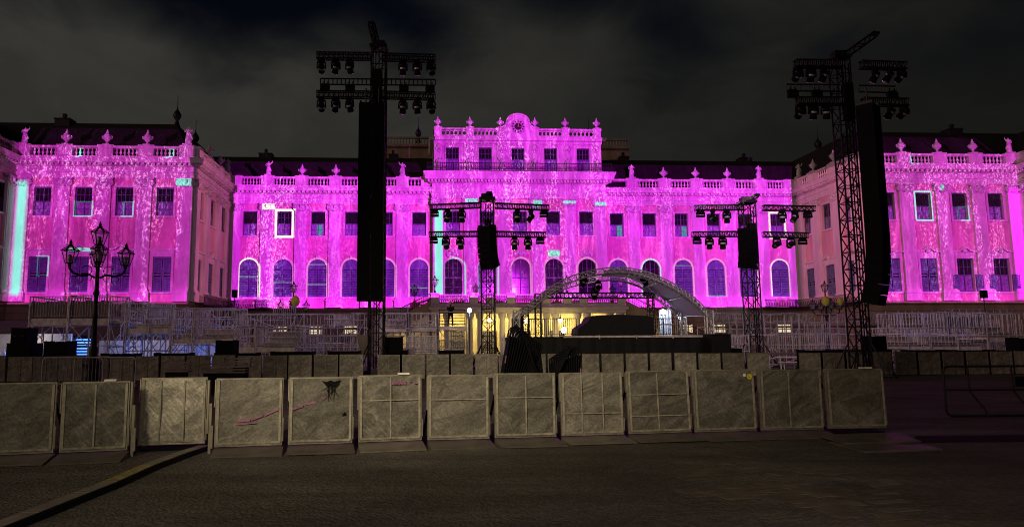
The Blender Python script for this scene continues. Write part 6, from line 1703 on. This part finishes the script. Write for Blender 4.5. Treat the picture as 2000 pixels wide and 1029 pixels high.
# worn paving in the gravel, lower right
rp = random.Random(11); m = MB()
for k in range(70):
    px = rp.uniform(1330, 1760); py = 905 + (px - 1330) * .16 + rp.uniform(-35, 55); c = gpt(px, py); w_, d_ = rp.uniform(.10, .24), rp.uniform(.06, .12); an = R(12); ca, sa = math.cos(an), math.sin(an)
    q = [c + Vector((x * ca - y * sa, x * sa + y * ca, 0)) for x, y in ((-w_, -d_), (w_, -d_), (w_, d_), (-w_, d_))]
    m.hexa([p + Vector((0, 0, .002)) for p in q] + [c + (p - c) * .9 + Vector((0, 0, .004 + .005 * rp.random())) for p in q])
o = m.build('worn_paving', M['paving']); tag(o, 'scattered worn paving stones showing through the gravel', kind='stuff')

# ================================================================== stacks of black barrier frames between the rows
def frame_stack(label, px_l, px_r, py_t, Y, n, flip, px_top, step, drop):
    """nested black A-frame stage barriers: each frame is a rounded hoop with a long and a short leg, shifted against the one before"""
    lo, hi = at(px_l, 725, Y).x, at(px_r, 725, Y).x; zt = at(px_top, py_t, Y).z; tx = at(px_top, py_t, Y).x
    t = thing('barrier_stack', label, 'barrier stack', (lo, Y, 0), 0, 'piles of nested black barriers'); sg = -1 if flip else 1
    L = hi - lo; tx -= lo
    for k in range(n):
        m = MB(); dx_ = sg * step * k; dz = -drop * k; T = Vector((tx + dx_, 0, zt + dz)); y = .05 * k
        foot = Vector((0 if not flip else L, 0, .05)) + Vector((dx_ * .8, 0, 0)); back = Vector((L - .06 * k, 0, .05 + .05 * k)) if not flip else Vector((.05 * k, 0, .05 + .03 * k))
        hoop = [T + Vector((sg * -.16, 0, -.26)), T + Vector((sg * -.13, 0, -.10)), T + Vector((sg * -.05, 0, -.02)), T + Vector((sg * .06, 0, -.02)), T + Vector((sg * .16, 0, -.10))]
        for yy in (y, y + .95):
            m.path([foot + Vector((0, yy, 0))] + [p + Vector((0, yy, 0)) for p in hoop] + [back + Vector((0, yy, 0))], .024, 6)
        for p in (foot, hoop[2], hoop[3], back): m.tube(p + Vector((0, y, 0)), p + Vector((0, y + .95, 0)), .022, 5)
        q = [foot, hoop[0], hoop[0] + Vector((.0, .95, 0)), foot + Vector((0, .95, 0))]; nz = Vector((.008, 0, -.004))
        q = [p + Vector((0, y, 0)) for p in q]; m.hexa([p + nz for p in q] + [p - nz for p in q])
        m.build('barrier_frame', M['black'], t)
    fill = MB(); T = Vector((tx, 0, zt)); e = sg * step * (n - 1)
    poly = [(0 if not flip else L, .02), (tx - sg * .1, zt - .28), (tx + e + sg * .1, zt - drop * n - .12), (L - .02 if not flip else .02, .55 if not flip else .25), (L if not flip else 0, .02)]
    if flip: poly = poly[::-1]
    fill.prism(poly[::-1] if not flip else poly[::-1], .48, .56); fill.build('side_plate', M['grille'], t)
    m = MB(); fx = .05 if not flip else L - .55
    c_ = Vector((0 if not flip else L, 0, .05)).lerp(Vector((tx - sg * .16, 0, zt - .26)), .62); m.M = Matrix.Translation(c_) @ Matrix.Rotation(-math.atan2((zt - .26), (tx - sg * .16) - (0 if not flip else L)), 4, 'Y'); m.box(-.11, .11, -.04, -.03, .0, .03); m.build('pink_tag', M['pink'], t)
    return t
frame_stack('tall pile of nested black barrier frames between the two rows', 974, 1068, 637, 20.0, 10, False, 1007, .075, .055)
frame_stack('lower pile of nested black barrier frames right of the tall pile', 1064, 1131, 676, 19.6, 8, True, 1124, .06, .045)
# black tubular barrier at the right
Y = 14.6; a = at(1850, 822, Y).x; b = at(2090, 822, Y).x
t = thing('tube_barrier', 'black tubular crowd barrier with bent legs at the right edge', 'barrier', (a, Y, 0)); L = b - a; h = at(1900, 715, Y).z
m = MB(); m.path([(.10, 0, .09), (0.03, 0, .12), (0, 0, .2), (0, 0, h - .12), (.03, 0, h - .03), (.12, 0, h), (L, 0, h)], .022, 8); m.tube((.1, 0, .09), (L, 0, .09), .03, 8); m.tube((0, 0, h * .56), (L, 0, h * .56), .018, 6); m.build('frame', M['iron'], t)
for x in (.52, 1.44): m = MB(); m.path([(x, 0, h), (x + .01, 0, h * .55), (x + .06, -.02, h * .46), (x + .22, -.12, h * .2), (x + .24, -.16, .06)], .02, 6); m.build('leg', M['iron'], t)
m = MB(); m.box(1.5, 2.0, -.03, .0, h * .62, h * .80); m.build('sign_plate', M['black'], t)
# clutter between the two rows, left
def pile(label, px, py, Y, n, w, z, mt='steel'):
    p = at(px, py, Y); t = thing('bench_pile', label, 'pile', (p.x, Y, 0), 0, 'piles of folded benches')
    for k in range(n): m = MB(); m.box(-w / 2 + .03 * (k % 2), w / 2, -.15 + .02 * (k % 3), .15, z + .09 * k, z + .05 + .09 * k); m.build('board', M[mt], t)
    m = MB(); m.box(-w / 2 + .1, w / 2 - .1, -.1, .1, 0, z); m.build('trestle', M['black'], t)
pile('pile of folded benches with a purple sheen, behind the set back panel', 345, 730, 22, 4, .85, .78, 'plate'); pile('pile of folded benches farther right behind the front row', 437, 732, 23, 4, 1.5, .70, 'plate'); pile('small pile of pale slats behind the fourth front panel', 470, 728, 24, 4, .7, .85, 'plate')
Y = 23; p = at(60, 735, Y)
barriers([88, 150], 23.5, .12, 'low in front of the tall street lamp')
